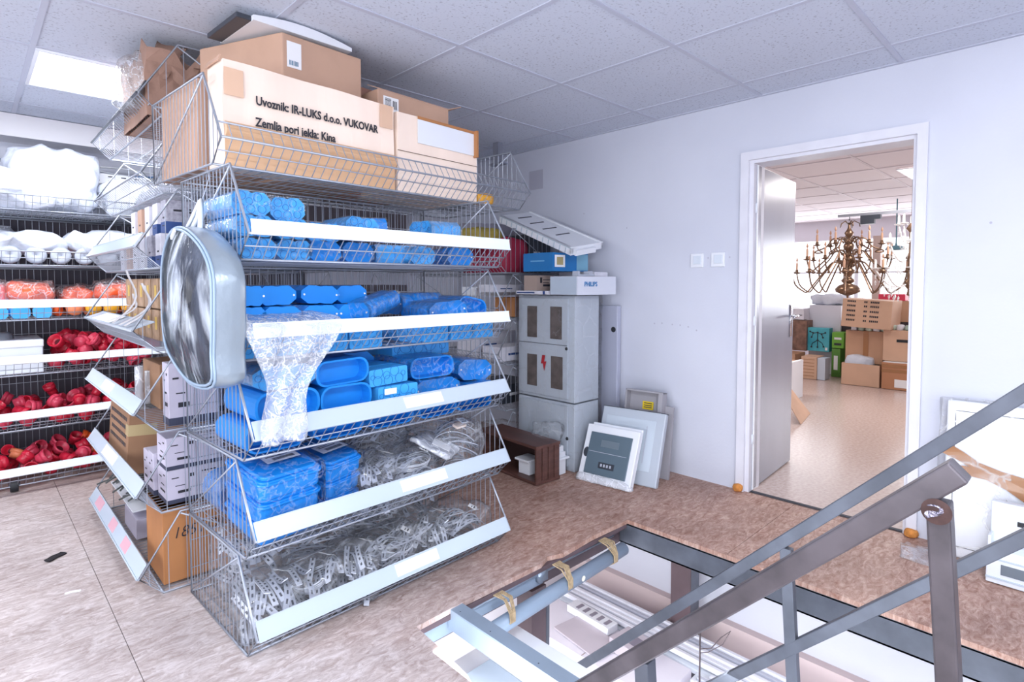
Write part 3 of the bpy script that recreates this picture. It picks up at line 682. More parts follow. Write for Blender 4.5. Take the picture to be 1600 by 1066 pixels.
# ------------------------------------------------------------------ grey perforated straps in clear bags
def strap_mesh(L, bend, w_=.022, t_=.0035, nslot=6, sd=0):
    b = MB(); N = 12; pts = []
    for i in range(N+1):
        s = i/N; a = bend*(s-.5); x = (s-.5)*L if abs(bend) < .05 else math.sin(a)*L/bend
        z = 0 if abs(bend) < .05 else (1-math.cos(a))*L/bend*-1
        pts.append((x, a, z))
    vs = []; 
    for x, a, z in pts:
        nx, nz = math.sin(a), math.cos(a)
        for yy in (-w_/2, w_/2):
            vs += [(x, yy, z), (x+nx*t_, yy, z+nz*t_)]
    fs = []
    for i in range(N):
        o = i*4; q = o+4; fs += [(o, q, q+1, o+1), (o+2, o+3, q+3, q+2), (o+1, q+1, q+3, o+3), (o, o+2, q+2, q)]
    fs += [(0, 1, 3, 2), (N*4, N*4+2, N*4+3, N*4+1)]
    b.add(vs, fs); b.mi = 1
    for i in range(1, N, 2):
        for sgn in (1, -1):
            p, q = pts[i], pts[i+1]
            def P(pt, f, yy):
                nx, nz = math.sin(pt[1]), math.cos(pt[1]); o = (t_+.0005) if sgn > 0 else -.0005
                return (pt[0]+nx*o, yy, pt[2]+nz*o)
            b.quad(P(p, 0, -w_*.16), P(q, 0, -w_*.16), P(q, 0, w_*.16), P(p, 0, w_*.16))
    return b.mesh('perforated_strap', [M_strap if sd % 3 else M_strap_l, M_slot])
SM = [strap_mesh(L, bd, sd=i) for i, (L, bd) in enumerate(((.24, .05), (.26, .9), (.25, 1.5), (.22, .5), (.27, -.6), (.24, 2.2)))]
def loop_mesh(r1, r2, k):
    b = MB(); random.seed(k)
    for i in range(5):
        ph = random.random()*.6
        pts = [(r1*math.cos(a)*(1+.06*i), r2*math.sin(a)*(1+.08*i), .008*i+.01*math.sin(2*a+ph)) for a in [2*PI*j/22 for j in range(19)]]
        b.tube(pts, .003, 5)
    return b.mesh('cable_loop', M_strap_l, True)
LM = [loop_mesh(.09, .05, 1), loop_mesh(.07, .06, 2)]
def strap_bundle(label, tier, u, y, z, rz, size=(.26, .24, .13), mode=0, n=13, sd=0, tagc=True, group='bagged bundles of grey perforated straps', bag=True):
    t = thing('strap_bundle', label, 'strap bundle', mp(tier, u, y, z), MR+rz, group)
    random.seed(100+sd)
    for i in range(n):
        me = SM[(i+sd) % 6] if mode == 0 else SM[1+(i+sd) % 2]
        lx, ly = size[0]*.5-.10, size[1]*.5-.02
        o = link('strap', me, t, (random.uniform(-1, 1)*max(.01, lx), (i/(n-1)-.5)*2*ly*.85, .02+random.random()*(size[2]-.03)),
                 (random.uniform(-.6, .45), random.uniform(-.2, .2)+.12, random.uniform(-.22, .22)+(0 if mode == 0 else .15*(i % 3))))
    if sd % 3 == 1: link('cable_loop', LM[sd % 2], t, (0, 0, size[2]*.55), (random.uniform(-.3, .3), random.uniform(-.3, .3), random.random()*3))
    if bag:
        blob('plastic_bag', (size[0]+.01, size[1]+.01, size[2]+.02), M_bag, t, (0, 0, 0), n=(9, 9, 6), round_=.55, noise_=.022, nscale=13, seed=sd)
    if tagc:
        b = MB(); b.b2((-.03, -.022, 0), (.03, .022, .0008)); b.mi = 1; b.b2((-.02, -.012, .0009), (.02, -.006, .0011)); b.b2((-.02, .002, .0009), (.012, .006, .0011))
        b.build('paper_tag', [M_paper, M_ink], t, False, (size[0]*.1, -size[1]*.28, size[2]+.016), (R(25), R(8), .5))
    return t
SBL = [('at the near left corner', .12, .13, .0, 1.35, (.26, .22, .12)), ('second from the left at the front', .30, .12, .0, 1.2, (.27, .2, .13)), ('with a square tag, left of the middle', .47, .10, .0, 1.1, (.27, .2, .14)),
       ('lying flat at the back left', .42, .36, .06, .1, (.34, .24, .16)), ('in the middle at the front', .68, .14, .0, .3, (.3, .24, .13)), ('in the middle at the back', .70, .38, .05, -.1, (.32, .24, .17)),
       ('right of the middle with a curled tag', .88, .15, .0, .9, (.28, .24, .14)), ('standing at the back right', .95, .38, .06, 1.2, (.28, .26, .2)), ('at the right end, puffed up', 1.09, .14, .0, .2, (.26, .24, .12)), ('at the back left corner', .14, .38, .04, 1.4, (.3, .22, .17))]
for i, (lb, u, y, z, rz, sz) in enumerate(SBL):
    strap_bundle('clear bag of grey perforated straps '+lb+', lowest basket', 1, u, y, z, rz, (sz[0], sz[1]+.02, sz[2]+(.05 if y < .3 else .08)), sd=i, n=22)
SB2 = [('right of the blue tray bundles', .60, .14, .01, 1.0, (.27, .2, .15)), ('behind the middle', .72, .36, .05, .2, (.32, .26, .2)), ('in the middle front, curved ones', .78, .12, .02, .4, (.26, .22, .13)), ('at the far right end', 1.10, .20, .03, -.3, (.26, .3, .2)), ('at the back right', 1.0, .42, .06, .1, (.3, .24, .2))]
for i, (lb, u, y, z, rz, sz) in enumerate(SB2):
    strap_bundle('clear bag of grey perforated straps '+lb+', second basket', 2, u, y, z, rz, (sz[0], sz[1], sz[2]+.03), mode=1, sd=20+i, n=20)
t = thing('paper_bag', 'whitish plastic sleeve with a white card lying over straps, second basket', 'plastic bag', mp(2, .93, .12, .175), 0, rot=(R(24), R(8), MR+.6))
blob('sleeve', (.24, .20, .022), M_bag_w, t, n=(10, 8, 2), round_=.15, noise_=.012, nscale=16, seed=4)
b = MB(); b.b2((-.06, -.07, .024), (.05, .02, .0255)); b.build('white_card', M_paper, t, False, None, (0, 0, .2))
b = MB(); b.b2((0, 0, 0), (.07, .035, .012)); tag(b.build('cardboard_piece', M_card_l, None, False, mp(2, 1.07, .12, .235), (R(20), 0, .2)), 'small tan cardboard piece on the straps at the right of the second basket', 'cardboard')

# crumpled clear sheet hanging over the left of the fourth and third baskets
def hanging_sheet():
    random.seed(5); b = MB(); rows = []
    path = [(.16, .05, .16), (.15, .0, .150), (.15, -.062, .142), (.15, -.098, .115), (.15, -.104, .06), (.14, -.10, 0), (.12, -.098, -.07), (.10, -.10, -.14), (.095, -.108, -.22), (.10, -.115, -.285)]
    wd = [.15, .17, .19, .185, .15, .12, .075, .06, .085, .085, .095]
    N = 12
    for k, (cx, cy, cz) in enumerate(path):
        for j in range(N+1):
            s = j/N*2-1; q = mnoise.noise_vector(Vector((s*3, cz*9, k*.3)))*.016
            rows.append((cx+s*wd[k]+q.x, cy+q.y-.010*math.cos(s*6+k), cz+q.z))
    fs = [(k*(N+1)+j, k*(N+1)+j+1, (k+1)*(N+1)+j+1, (k+1)*(N+1)+j) for k in range(len(path)-1) for j in range(N)]
    b.add(rows, fs); o = b.build('plastic_sheet', film('crumpled_sheet', 'f2f7ff', .22, .7, 20), None, True, mp(4, 0, 0, 0), (0, 0, MR))
    m = o.modifiers.new('solid', 'SOLIDIFY'); m.thickness = .0012
    m = o.modifiers.new('sub', 'SUBSURF'); m.levels = 1; m.render_levels = 1
    tag(o, 'crumpled clear plastic sheet hanging over the left of the blue boxes', 'plastic sheet')
hanging_sheet()
# ------------------------------------------------------------------ cartons
def carton(label, loc, rz, size, m=M_card, name='carton', cat='carton', group=None, rot=None, open_top=False, flaps=(), tape=None, bulge=.004, seed=0, inside=None, front=None):
    """local origin: left-front-bottom corner; x width, y depth, z height"""
    w_, d_, h_ = size
    t = thing(name, label, cat, loc, rz, group, rot)
    if open_top:
        b = MB(); th = .005
        b.b2((0, 0, 0), (w_, th, h_)); b.b2((0, d_-th, 0), (w_, d_, h_)); b.b2((0, th, 0), (th, d_-th, h_)); b.b2((w_-th, th, 0), (w_, d_-th, h_)); b.b2((th, th, 0), (w_-th, d_-th, th))
        bevel(b.build('body', m, t), .0015, 1)
    else:
        blob('body', (w_, d_, h_), m, t, (w_/2, d_/2, 0), n=(10, 8, 8), round_=.02, noise_=bulge, nscale=5, seed=seed, smooth=False)
        b = MB(); b.b2((.004, d_/2-.001, h_-.0005), (w_-.004, d_/2+.001, h_+.0012)); b.build('top_seam', M_card_in, t)
    for (side, L, ang) in flaps:
        b = MB(); th = .004; 
        if side in 'fb': b.b2((0, 0, 0), (w_-.004, L, th))
        else: b.b2((0, 0, 0), (L, d_-.004, th))
        loc_, ro = {'f': ((.002, 0, h_), (-ang+PI, 0, 0)), 'b': ((.002, d_, h_), (ang, 0, 0)), 'l': ((0, .002, h_), (0, ang-PI, 0)), 'r': ((w_, .002, h_), (0, -ang, 0))}[side]
        b.build('flap', m, t, False, loc_, ro)
    if tape:
        for (a, c) in tape:
            b = MB(); b.b2(a, c); b.build('tape', M_tape, t)
    return t
def barcode(b, x0, x1, z0, z1, y, seed=1, hz=False):
    rr = random.Random(seed); x = x0 if not hz else z0
    e = x1 if not hz else z1
    while x < e:
        k = rr.choice((.0012, .002, .0035))
        if hz: b.b2((x0, y, x), (x1, y+.0004, x+k))
        else: b.b2((x, y, z0), (x+k, y+.0004, z1))
        x += k+.0022
FR = (PI/2, 0, 0)     # text standing on a face that looks along -y
# --- on the top basket
big = carton('long pale carton with importer lettering at the front of the top basket', tp(.045, .015, .006), TR, (.775, .145, .392), M_card_l, bulge=.006, seed=2)
text('lettering', 'Uvoznik: IR-LUKS d.o.o. VUKOVAR', .047, big, (.12, -.0085, .247), FR, M_ink, bold=.0012, sx=.80)
text('lettering', 'Zemlja pori jekla: Kina', .047, big, (.118, -.0085, .165), FR, M_ink, bold=.0012, sx=.80)
for q in ((.005, .26, .075, .36), (.69, .28, .76, .385)):
    b = MB(); b.b2((q[0], -.0075, q[1]), (q[2], -.0065, q[3])); b.build('faded_tape', mat('faded_tape', 'dcb79b', .5), big)
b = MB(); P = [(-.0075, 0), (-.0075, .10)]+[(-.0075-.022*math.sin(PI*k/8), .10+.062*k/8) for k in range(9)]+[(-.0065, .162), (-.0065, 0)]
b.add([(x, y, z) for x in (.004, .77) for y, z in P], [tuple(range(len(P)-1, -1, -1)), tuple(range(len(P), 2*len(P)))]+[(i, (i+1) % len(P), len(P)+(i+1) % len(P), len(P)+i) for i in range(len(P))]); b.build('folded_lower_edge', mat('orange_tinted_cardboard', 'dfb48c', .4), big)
b = MB(); b.add(*grid_blob(3, 6, 1, (.03, .14, .004), .1, .004, 20, 5)); b.build('flap', M_card, big, False, (.0, .08, .395), (0, R(-65), 0))
c2_ = thing('carton', 'tall plain carton behind the lettered carton on the top basket', 'carton', (0, 0, TZ+.006))
b = MB(); b.prism([(1.0, 2.44), (1.39, 2.468), (1.33, 2.88), (.80, 2.88)], 0, .63); bevel(b.build('body', M_card, c2_), .006)
b = MB(); b.quad((1.02, 2.62, .6315), (1.35, 2.65, .6315), (1.35, 2.653, .6315), (1.02, 2.623, .6315)); b.build('top_seam', M_card_in, c2_)
b = MB(); MM = Matrix.Translation((1.0, 2.44, 0)) @ Matrix.Rotation(TR, 4, 'Z'); b.b2((.02, -.0025, .49), (.085, -.0008, .60), MM); b.mi = 1
xx = .03
for kk in (.004, .002, .005, .002, .003, .005, .002): b.b2((xx, -.0035, .50), (xx+kk, -.0027, .52), MM); xx += kk+.003
b.build('product_label', [M_paper, mat('blue_grey_ink', '4a7794', .6)], c2_)
cs = carton('low brown carton at the back left of the top basket behind the side wires', tp(.02, .20, .006), TR, (.24, .42, .36), M_card, bulge=.006, seed=9)
pk = carton('reddish carton seen behind the tall carton on the top basket', tp(.76, .32, .006), TR, (.34, .3, .56), mat('reddish_cardboard', 'b98a78', .8), seed=6)
# white device with black back on the tall carton
t = thing('light_fitting', 'white curved lamp housing with black underside lying on the tall carton', 'light fitting', tp(.115, .17, .645), TR, rot=(0, R(-1), TR))
b = MB(); N = 10; vs = []; 
for i in range(N+1):
    x = .12+.46*i/N; z = .035*math.sin(PI*(.12+.8*i/N)); vs += [(x, .0, 0), (x, .0, z+.008), (x, .34, z+.008), (x, .34, 0)]
fs = []
for i in range(N):
    o = i*4; q = o+4; fs += [(o, q, q+1, o+1), (o+1, q+1, q+2, o+2), (o+2, q+2, q+3, o+3), (o+3, q+3, q, o)]
fs += [(0, 1, 2, 3), (N*4+3, N*4+2, N*4+1, N*4)]
b.add(vs, fs); b.build('housing', M_white, t)
b = MB(); b.b2((.06, .02, .001), (.125, .33, .022)); bevel(b.build('black_back', M_dark, t), .004)
up_ = carton('small open brown carton with barcode sticker, topmost at the right of the top basket', tp(.80, .115, .385), TR, (.45, .3, .115), M_card, open_top=True, flaps=(('b', .12, R(20)), ('r', .1, R(20)), ('f', .10, R(158))))
b = MB(); b.b2((.03, -.0012, .02), (.12, -.0004, .09)); b.mi = 1; barcode(b, .04, .075, .028, .082, -.0018, 4, True); barcode(b, .085, .11, .035, .075, -.0018, 5); b.build('product_label', [M_paper, M_ink], up_)
wt = carton('brown carton showing a white panel in its side, right end of the top basket', tp(.832, .01, .006), TR, (.53, .40, .375), M_card_l, seed=8, bulge=.003)
b = MB(); b.b2((.12, -.006, .245), (.50, -.003, .36)); b.build('white_panel', M_white, wt)
b = MB(); b.b2((.50, -.03, .235), (.512, -.002, .375)); b.b2((.12, -.004, .361), (.51, -.007, .375)); b.build('flap', M_card_o, wt)
b = MB(); b.b2((.0, -.004, .19), (.53, -.0025, .193)); b.build('fold_line', M_card_in, wt)
blob('orange_packet', (.125, .08, .06), mat('orange_packet', 'e2a53a', .5, var=.15, vscale=40), None, tp(1.44, .06, .006), n=(5, 4, 3), noise_=.006)
tag(C.objects['orange_packet'], 'small orange-yellow packet at the right end of the top basket', 'packet')
blob('mesh_sack', (.26, .2, .22), mat('dark_mesh', '59636a', .6, bump=.5, bscale=60), None, tp(1.50, .42, .006), n=(6, 6, 5), noise_=.02, round_=.6)
tag(C.objects['mesh_sack'], 'dark grey net sack behind the side wires, far right of the top basket', 'sack')
b = MB(); b.b2((3.10, 3.36, 2.28), (3.15, 3.42, 2.45)); b.b2((3.09, 3.30, 2.27), (3.16, 3.46, 2.285)); tag(b.build('hanging_bracket', mat('grey_bracket', '8b8e9c', .5)), 'grey metal bracket hanging from the ceiling in the right corner', 'bracket')

# --- torn paper bag in the topmost end-stack basket
t = thing('paper_sack', 'torn open brown paper sack with cling film in the topmost end-stack basket', 'paper sack', ep(7, 1.02, -.05, .0))
M_kraft = mat('brown_kraft_paper', '9a7a6b', .8, var=.15, vscale=6, bump=.4, bscale=14)
def torn_box(w_, d_, h_, jag, seed, th=.004):
    b = MB(); per = [(-w_/2+w_*i/8, -d_/2) for i in range(8)]+[(w_/2, -d_/2+d_*i/8) for i in range(8)]+[(w_/2-w_*i/8, d_/2) for i in range(8)]+[(-w_/2, d_/2-d_*i/8) for i in range(8)]
    n = len(per); K = 5; vs = []
    for k in range(K+1):
        for i, (x, y) in enumerate(per):
            q = mnoise.noise_vector(Vector((x*7, y*7, k*.7+seed)))*.022*(k/K+.2); hh = h_+mnoise.noise(Vector((x*14, y*14, seed*3)))*jag
            vs.append((x+q.x, y+q.y, hh*k/K))
    b.add(vs, [(k*n+i, k*n+(i+1) % n, (k+1)*n+(i+1) % n, (k+1)*n+i) for k in range(K) for i in range(n)]); return b
o = torn_box(.40, .50, .31, .12, 4).build('sack', M_kraft, t, False, (.20, .05, .004)); o.modifiers.new('s', 'SOLIDIFY').thickness = .003
o = torn_box(.22, .28, .27, .10, 9).build('inner_fold', M_kraft, t, False, (.16, -.02, .01)); o.modifiers.new('s', 'SOLIDIFY').thickness = .003
for i, (x, y, z, a, c) in enumerate(((.08, -.14, .27, R(60), .5), (.12, .16, .30, R(70), -.2), (.28, -.2, .26, R(15), 1.0))):
    blob('torn_edge', (.20, .14, .006), M_kraft, t, (x, y, z), (a*.3, -a, c), n=(8, 6, 1), round_=.1, noise_=.03, nscale=18, seed=i)
b = MB(); b.b2((.02, -.18, .004), (.38, .28, .010)); b.build('sack_bottom', M_kraft, t)
blob('cling_film', (.12, .34, .24), film('bright_cling_film', 'f4f8ff', .15, .55, 18), t, (-.01, .0, .06), n=(7, 8, 7), round_=.6, noise_=.04, nscale=14, seed=9)
# foil / sacks in the sixth basket
blob('foil_bundle', (.42, .9, .12), mat('crumpled_foil', 'b9bcc6', .25, .6, bump=.9, bscale=25), None, ep(6, .6, .28, 0), n=(10, 14, 4), noise_=.03, nscale=12, round_=.4)
tag(C.objects['foil_bundle'], 'crumpled silvery foil bundle in the sixth end-stack basket', 'foil')
blob('cloth_bundle', (.25, .3, .25), mat('grey_cloth', '9c9aa8', .8, bump=.4, bscale=12), None, ep(6, 1.08, .35, 0), n=(7, 7, 6), noise_=.03, nscale=9, round_=.6)
tag(C.objects['cloth_bundle'], 'grey cloth bundle beside the top basket, sixth end-stack basket', 'bundle')
# fifth: white / navy boxes, two layers
M_navy = mat('navy_print', '26447e', .5); M_box_w = mat('white_small_box', 'd9d8e2', .5, var=.05, vscale=20); M_box_g = mat('grey_speckled_box', 'b3b2be', .6, col2='8f8d9b', vscale=55)
def small_box(label, tier, u, y, z, sz, band=None, m=M_box_w, group=None, rz=0, marks=True):
    t = thing('small_box', label, 'small box', ep(tier, u, y, z), rz, group)
    x, yy, h_ = sz
    b = MB(); b.b2((0, 0, 0), (x, yy, h_)); bevel(b.build('body', m, t), .002, 1)
    if band: 
        b = MB(); b.b2((-.0008, -.0008, 0), (x*.5, yy+.0008, h_*band)); b.build('navy_band', M_navy, t)
    if marks:
        b = MB(); b.b2((x*.2, -.001, h_*.66), (x*.42, -.0002, h_*.72)); b.b2((x*.6, -.001, h_*.62), (x*.72, -.0002, h_*.76)); b.b2((-.001, yy*.3, h_*.45), (-.0002, yy*.6, h_*.5)); b.b2((-.001, yy*.2, h_*.22), (-.0002, yy*.7, h_*.25))
        b.build('print_marks', M_ink, t)
    return t
pos = ['nearest the hanging bag', 'second from the hanging bag', 'third from the hanging bag', 'fourth from the hanging bag', 'fifth from the hanging bag', 'at the far end']
for lay in range(2):
    for i in range(6):
        if lay == 1 and i == 5: continue
        m = (M_box_w, M_box_g, M_box_w, M_box_w, M_card, M_box_w)[(i+lay) % 6]
        small_box(('upper' if lay else 'lower')+' small upright box in the fifth end-stack basket, '+pos[i], 5, 1.16-.155*i-(.03 if lay else 0), .04+(.03 if lay else 0), .006+.15*lay, (.15, .085, .146), .35 if i < 2 else None, m, 'small upright boxes in the fifth end-stack basket')
blob('grey_bag', (.2, .3, .12), M_box_g, None, ep(5, 1.05, -.02, .002), n=(6, 6, 4), noise_=.012, round_=.5)
bpy.data.objects.remove(C.objects['grey_bag'])
# fourth: brown packets with yellow labels + hanging paper strips
M_pk = mat('brown_packet', 'a98b70', .6, var=.15, vscale=25); M_ylab = mat('yellow_print', 'cfae55', .5)
for lay in range(2):
    for i in range(7):
        t = thing('small_box', ('upper' if lay else 'lower')+' brown packet with yellow mark, fourth end-stack basket, '+['at the near side', 'second from near side', 'third from near side', 'middle', 'third from far side', 'second from far side', 'at the far side'][i], 'small box', ep(4, 1.2-.15*i, .08, .01+.15*lay), 0, 'brown packets in the fourth end-stack basket')
        b = MB(); b.b2((0, 0, 0), (.2, .12, .143)); bevel(b.build('body', M_pk, t), .003, 1)
        b = MB(); b.b2((-.001, .02, .05), (-.0002, .06, .11)); b.build('yellow_mark', M_ylab, t)
for i, (u, L, a) in enumerate(((.86, .24, .2), (1.02, .17, .28), (1.12, .18, .22), (.72, .13, .3))):
    b = MB(); pts = [(-.12+.0+.16*(s/8)*a*3+(.05*math.sin(s*.5)), 0, L*s/8) for s in range(9)]
    vs = []; 
    for x, y, z in pts: vs += [(x, -.022, z), (x, .022, z)]
    b.add(vs, [(2*k, 2*k+1, 2*k+3, 2*k+2) for k in range(8)])
    o = b.build('paper_strip', mat('grey_card_strip', 'b9b6b8', .6), None, True, ep(4, u, .03, .10)); o.modifiers.new('s', 'SOLIDIFY').thickness = .0015
    tag(o, 'grey card strip sticking up from the fourth end-stack basket, '+['tallest one', 'second from the hanging bag', 'closest to the hanging bag', 'shortest, farthest from the hanging bag'][i], 'card strip', 'card strips in the fourth end-stack basket')
# third: tall white-lilac boxes
M_lil = mat('lilac_white_box', 'c6c1d2', .55, var=.04, vscale=9)
def lil(label, tier, u, y, z, sz, rz=0, group='lilac-white boxes in the end stack', txt='13'):
    t = thing('small_box', label, 'small box', ep(tier, u, y, z), rz, group); x, yy, h_ = sz
    b = MB(); b.b2((0, 0, 0), (x, yy, h_)); bevel(b.build('body', M_lil, t), .002, 1)
    b = MB(); b.b2((-.0008, -.0008, 0), (x+.0008, yy+.0008, h_*.12)); b.build('dark_base_band', mat('slate_print', '3b3f55', .5), t)
    b = MB()
    for (a, c, e, f) in ((.08, .2, .74, .77), (.38, .46, .72, .82), (.6, .86, .80, .84), (.14, .32, .5, .52), (.18, .4, .28, .36)):
        b.b2((x*a, -.001, h_*e), (x*c, -.0002, h_*f))
    for (a, c, e, f) in ((.2, .35, .8, .84), (.55, .8, .7, .73), (.3, .6, .5, .53), (.2, .7, .3, .36)): b.b2((-.001, yy*a, h_*e), (-.0002, yy*c, h_*f))
    b.b2((x*.5, -.0009, 0), (x*.505, -.0001, h_)); b.build('print_marks', M_ink, t); return t
lil('tall lilac-white box just below the hanging bag, third end-stack basket', 3, 1.19, .05, .006, (.20, .10, .27))
lil('lilac-white box behind the tall one, third end-stack basket', 3, 1.03, .12, .006, (.2, .12, .22))
t = thing('carton', 'brown carton in the dark at the back of the third end-stack basket', 'carton', ep(3, .8, .1, .006)); b = MB(); b.b2((0, 0, 0), (.4, .35, .22)); bevel(b.build('body', M_card_d, t), .003, 1)
t = thing('bottle_group', 'clear plastic tube pieces standing in the third end-stack basket', 'plastic tube', ep(3, .62, .05, .006)); b = MB()
for x, y, h_ in ((0, 0, .2), (.05, .04, .17), (.1, -.03, .19)): b.lathe([(.02, 0), (.02, h_), (.017, h_), (.017, .01)], 12, Matrix.Translation((x, y, 0)))
b.build('tubes', M_bag_w, t, True)
# second: open carton + four lilac boxes
oc = carton('open brown carton with black print and white sheets inside, second end-stack basket', ep(2, .70, -.03, .03), 0, (.36, .48, .32), M_card_d, open_top=True, rot=(0, R(4), 0))
b = MB()
rr = random.Random(2)
for k in range(4):
    y = .06+.0*k
    z = .255-.042*k; y = .05
    while y < .42:
        L = rr.choice((.014, .022, .03)); b.b2((-.0012, y, z), (-.0003, y+L, z+.018)); y += L+.012
b.build('print_marks', M_ink, oc)
b = MB(); b.b2((-.0016, -.0016, .19), (.12, .06, .245)); b.build('tape', mat('pale_tape', 'bda97e', .3), oc)
for i, (x, y, rx, ry) in enumerate(((.1, .10, .5, .4), (.16, .22, -.3, .7), (.2, .1, .3, -.5))):
    b = MB(); b.b2((-.07, -.06, 0), (.07, .06, .002)); b.build('white_sheet', M_paper, oc, False, (x, y, .27), (rx, ry, .4*i))
lil('lilac-white box on top of the stack at the near side, second end-stack basket', 2, 1.19, .035, .155, (.23, .16, .14))
lil('lilac-white box at the bottom of the near side stack, second end-stack basket', 2, 1.19, .035, .006, (.23, .16, .147))
lil('lilac-white box standing left of the near side stack, second end-stack basket', 2, 1.02, .02, .006, (.2, .09, .19))
lil('second lilac-white box left of the near side stack, next to the open carton', 2, .92, .02, .006, (.2, .09, .18))
# first: standing carton with handwriting, dark clutter at the far end
sc_ = carton('standing open brown carton with black handwriting at the foot of the end stack', ep(1, 1.20, .012, .008), 0, (.34, .30, .325), M_card_o, open_top=True)
text('handwriting', '185TO1', .070, sc_, (.035, -.0015, .19), FR, M_ink, bold=-.0008, shear=.25, sx=.9)
t = thing('cable_offcuts', 'tangle of dark cable offcuts on the lowest end-stack basket, far end', 'cable tangle', ep(1, .30, .03, .16))
b = MB(); rr = random.Random(11)
for k in range(95):
    x, y = rr.uniform(0, .45), rr.uniform(-.28, .28); a = rr.gauss(.6, .7); L = rr.uniform(.05, .13); z = rr.uniform(0, .05)
    b.tube([(x-L*math.cos(a), y-L*math.sin(a), z), (x, y, z+.02+rr.uniform(0, .03)), (x+L*math.cos(a+.4), y+L*math.sin(a+.4), z)], .005, 5)
o = b.build('cables', mat('olive_dark_cable', '4b4e4e', .5), t, True)
b = MB(); b.b2((-.02, -.30, -.012), (.5, .3, -.004)); b.build('tray', M_white, t)
t = carton('folded white-lilac board under the cable offcuts', ep(1, .62, .02, .01), 0, (.4, .3, .1), M_lil)

# ------------------------------------------------------------------ clear front bag hanging on the rack side
t = thing('hanging_bag', 'silver bag with clear window and zip hanging from the rack side', 'bag', (.650, 2.205, .985), 0, rot=(0, 0, R(91.5)))
# local x: along the rack side (towards the back), local y: outwards from the rack (towards -X world)
def bag_out(s, grow=0): pass
prof = [(-.262, .0), (-.275, .10), (-.29, .24), (-.285, .36), (-.20, .445), (-.04, .51), (.10, .525), (.20, .49), (.27, .40), (.285, .27), (.27, .13), (.20, .055), (-.03, -.02)]
def smooth_closed(P, n=4):
    out = []
    for i in range(len(P)):
        p0, p1, p2, p3 = P[i-1], P[i], P[(i+1) % len(P)], P[(i+2) % len(P)]
        for k in range(n):
            q = k/n; out.append(tuple(.5*((2*p1[a])+(-p0[a]+p2[a])*q+(2*p0[a]-5*p1[a]+4*p2[a]-p3[a])*q*q+(-p0[a]+3*p1[a]-3*p2[a]+p3[a])*q**3) for a in (0, 1)))
    return out
bp_ = smooth_closed(prof, 4); m_ = len(bp_); cx, cz = .0, .25
def layer(y, s, jit=0):
    o = []
    for i, (x, z) in enumerate(bp_):
        q = mnoise.noise(Vector((x*9, z*9, y*20+jit)))*jit
        o.append((cx+(x-cx)*s, y+q, cz+(z-cz)*s))
    return o
M_silver = mat('silver_bag_fabric', '9aa7b2', .3, .35, bump=.35, bscale=9, coat=.3)
M_pipe = mat('grey_piping', '8fa3b8', .35)
b = MB(); Ls = [layer(.0, .96), layer(.01, 1.0, .004), layer(.05, 1.02, .012), layer(.10, 1.0, .008)]
vs = sum(Ls, []); fs = [(k*m_+i, k*m_+(i+1) % m_, (k+1)*m_+(i+1) % m_, (k+1)*m_+i) for k in range(3) for i in range(m_)]; fs.append(tuple(range(m_-1, -1, -1)))
b.add(vs, fs); b.build('shell', M_silver, t, True)
b = MB()
for s, y in ((1.0, .10), (.965, .105)): b.tube(layer(y, s), .005, 6, closed=True)
b.build('zip_piping', M_pipe, t, True)
# clear bulging window, crumpled dark content behind it
def cap(y0, h_, s0, nz, sc):
    b = MB(); vs = []; K = 7
    for k in range(K):
        s = s0*(1-k/K); y = y0+h_*(1-(1-k/K)**2)
        for i, (x, z) in enumerate(bp_):
            px, pz = cx+(x-cx)*s, cz+(z-cz)*s
            q = mnoise.noise(Vector((px*sc, pz*sc*.35, 3)))*nz*(k/K+.15); vs.append((px, y+q, pz))
    vs.append((cx, y0+h_, cz)); fs = [(k*m_+i, k*m_+(i+1) % m_, (k+1)*m_+(i+1) % m_, (k+1)*m_+i) for k in range(K-1) for i in range(m_)]
    fs += [((K-1)*m_+i, (K-1)*m_+(i+1) % m_, len(vs)-1) for i in range(m_)]
    b.add(vs, fs); return b
M_inner = mat('dark_folded_content', '1d1b25', .25, col2='4a5263', vscale=8, bump=1, bscale=12, stretch=(1, 1, .3))
cap(.075, .03, .93, .06, 12).build('dark_content', M_inner, t, True)
cap(.103, .045, .955, .03, 14).build('clear_window', film('bag_window_film', 'e6f0fc', .02, .62, 11, glint_streak=True), t, True)
b = MB()
b.tube([(-.0, .05, .50), (.05, .03, .57), (.075, .02, .63), (.08, .03, .57), (.10, .05, .51)], .0, 6, rs=[.010, .009, .008, .009, .010]); b.tube([(.16, .06, .50), (.11, .04, .57), (.08, .022, .63)], .007, 6)
b.build('carry_handle', mat('white_webbing', 'd8dde4', .5), t, True)
b = MB(); b.tube([(.078, .02, .62), (.09, .0, .67), (.05, -.0, .71), (.10, -.01, .765)], .0018, 5); b.build('hanging_wire', M_wire, t, True)
b = MB(); b.box((.06, .118, .50), (.05, .006, .014), rz=0, ry=R(30)); b.build('zip_pull', M_white, t)

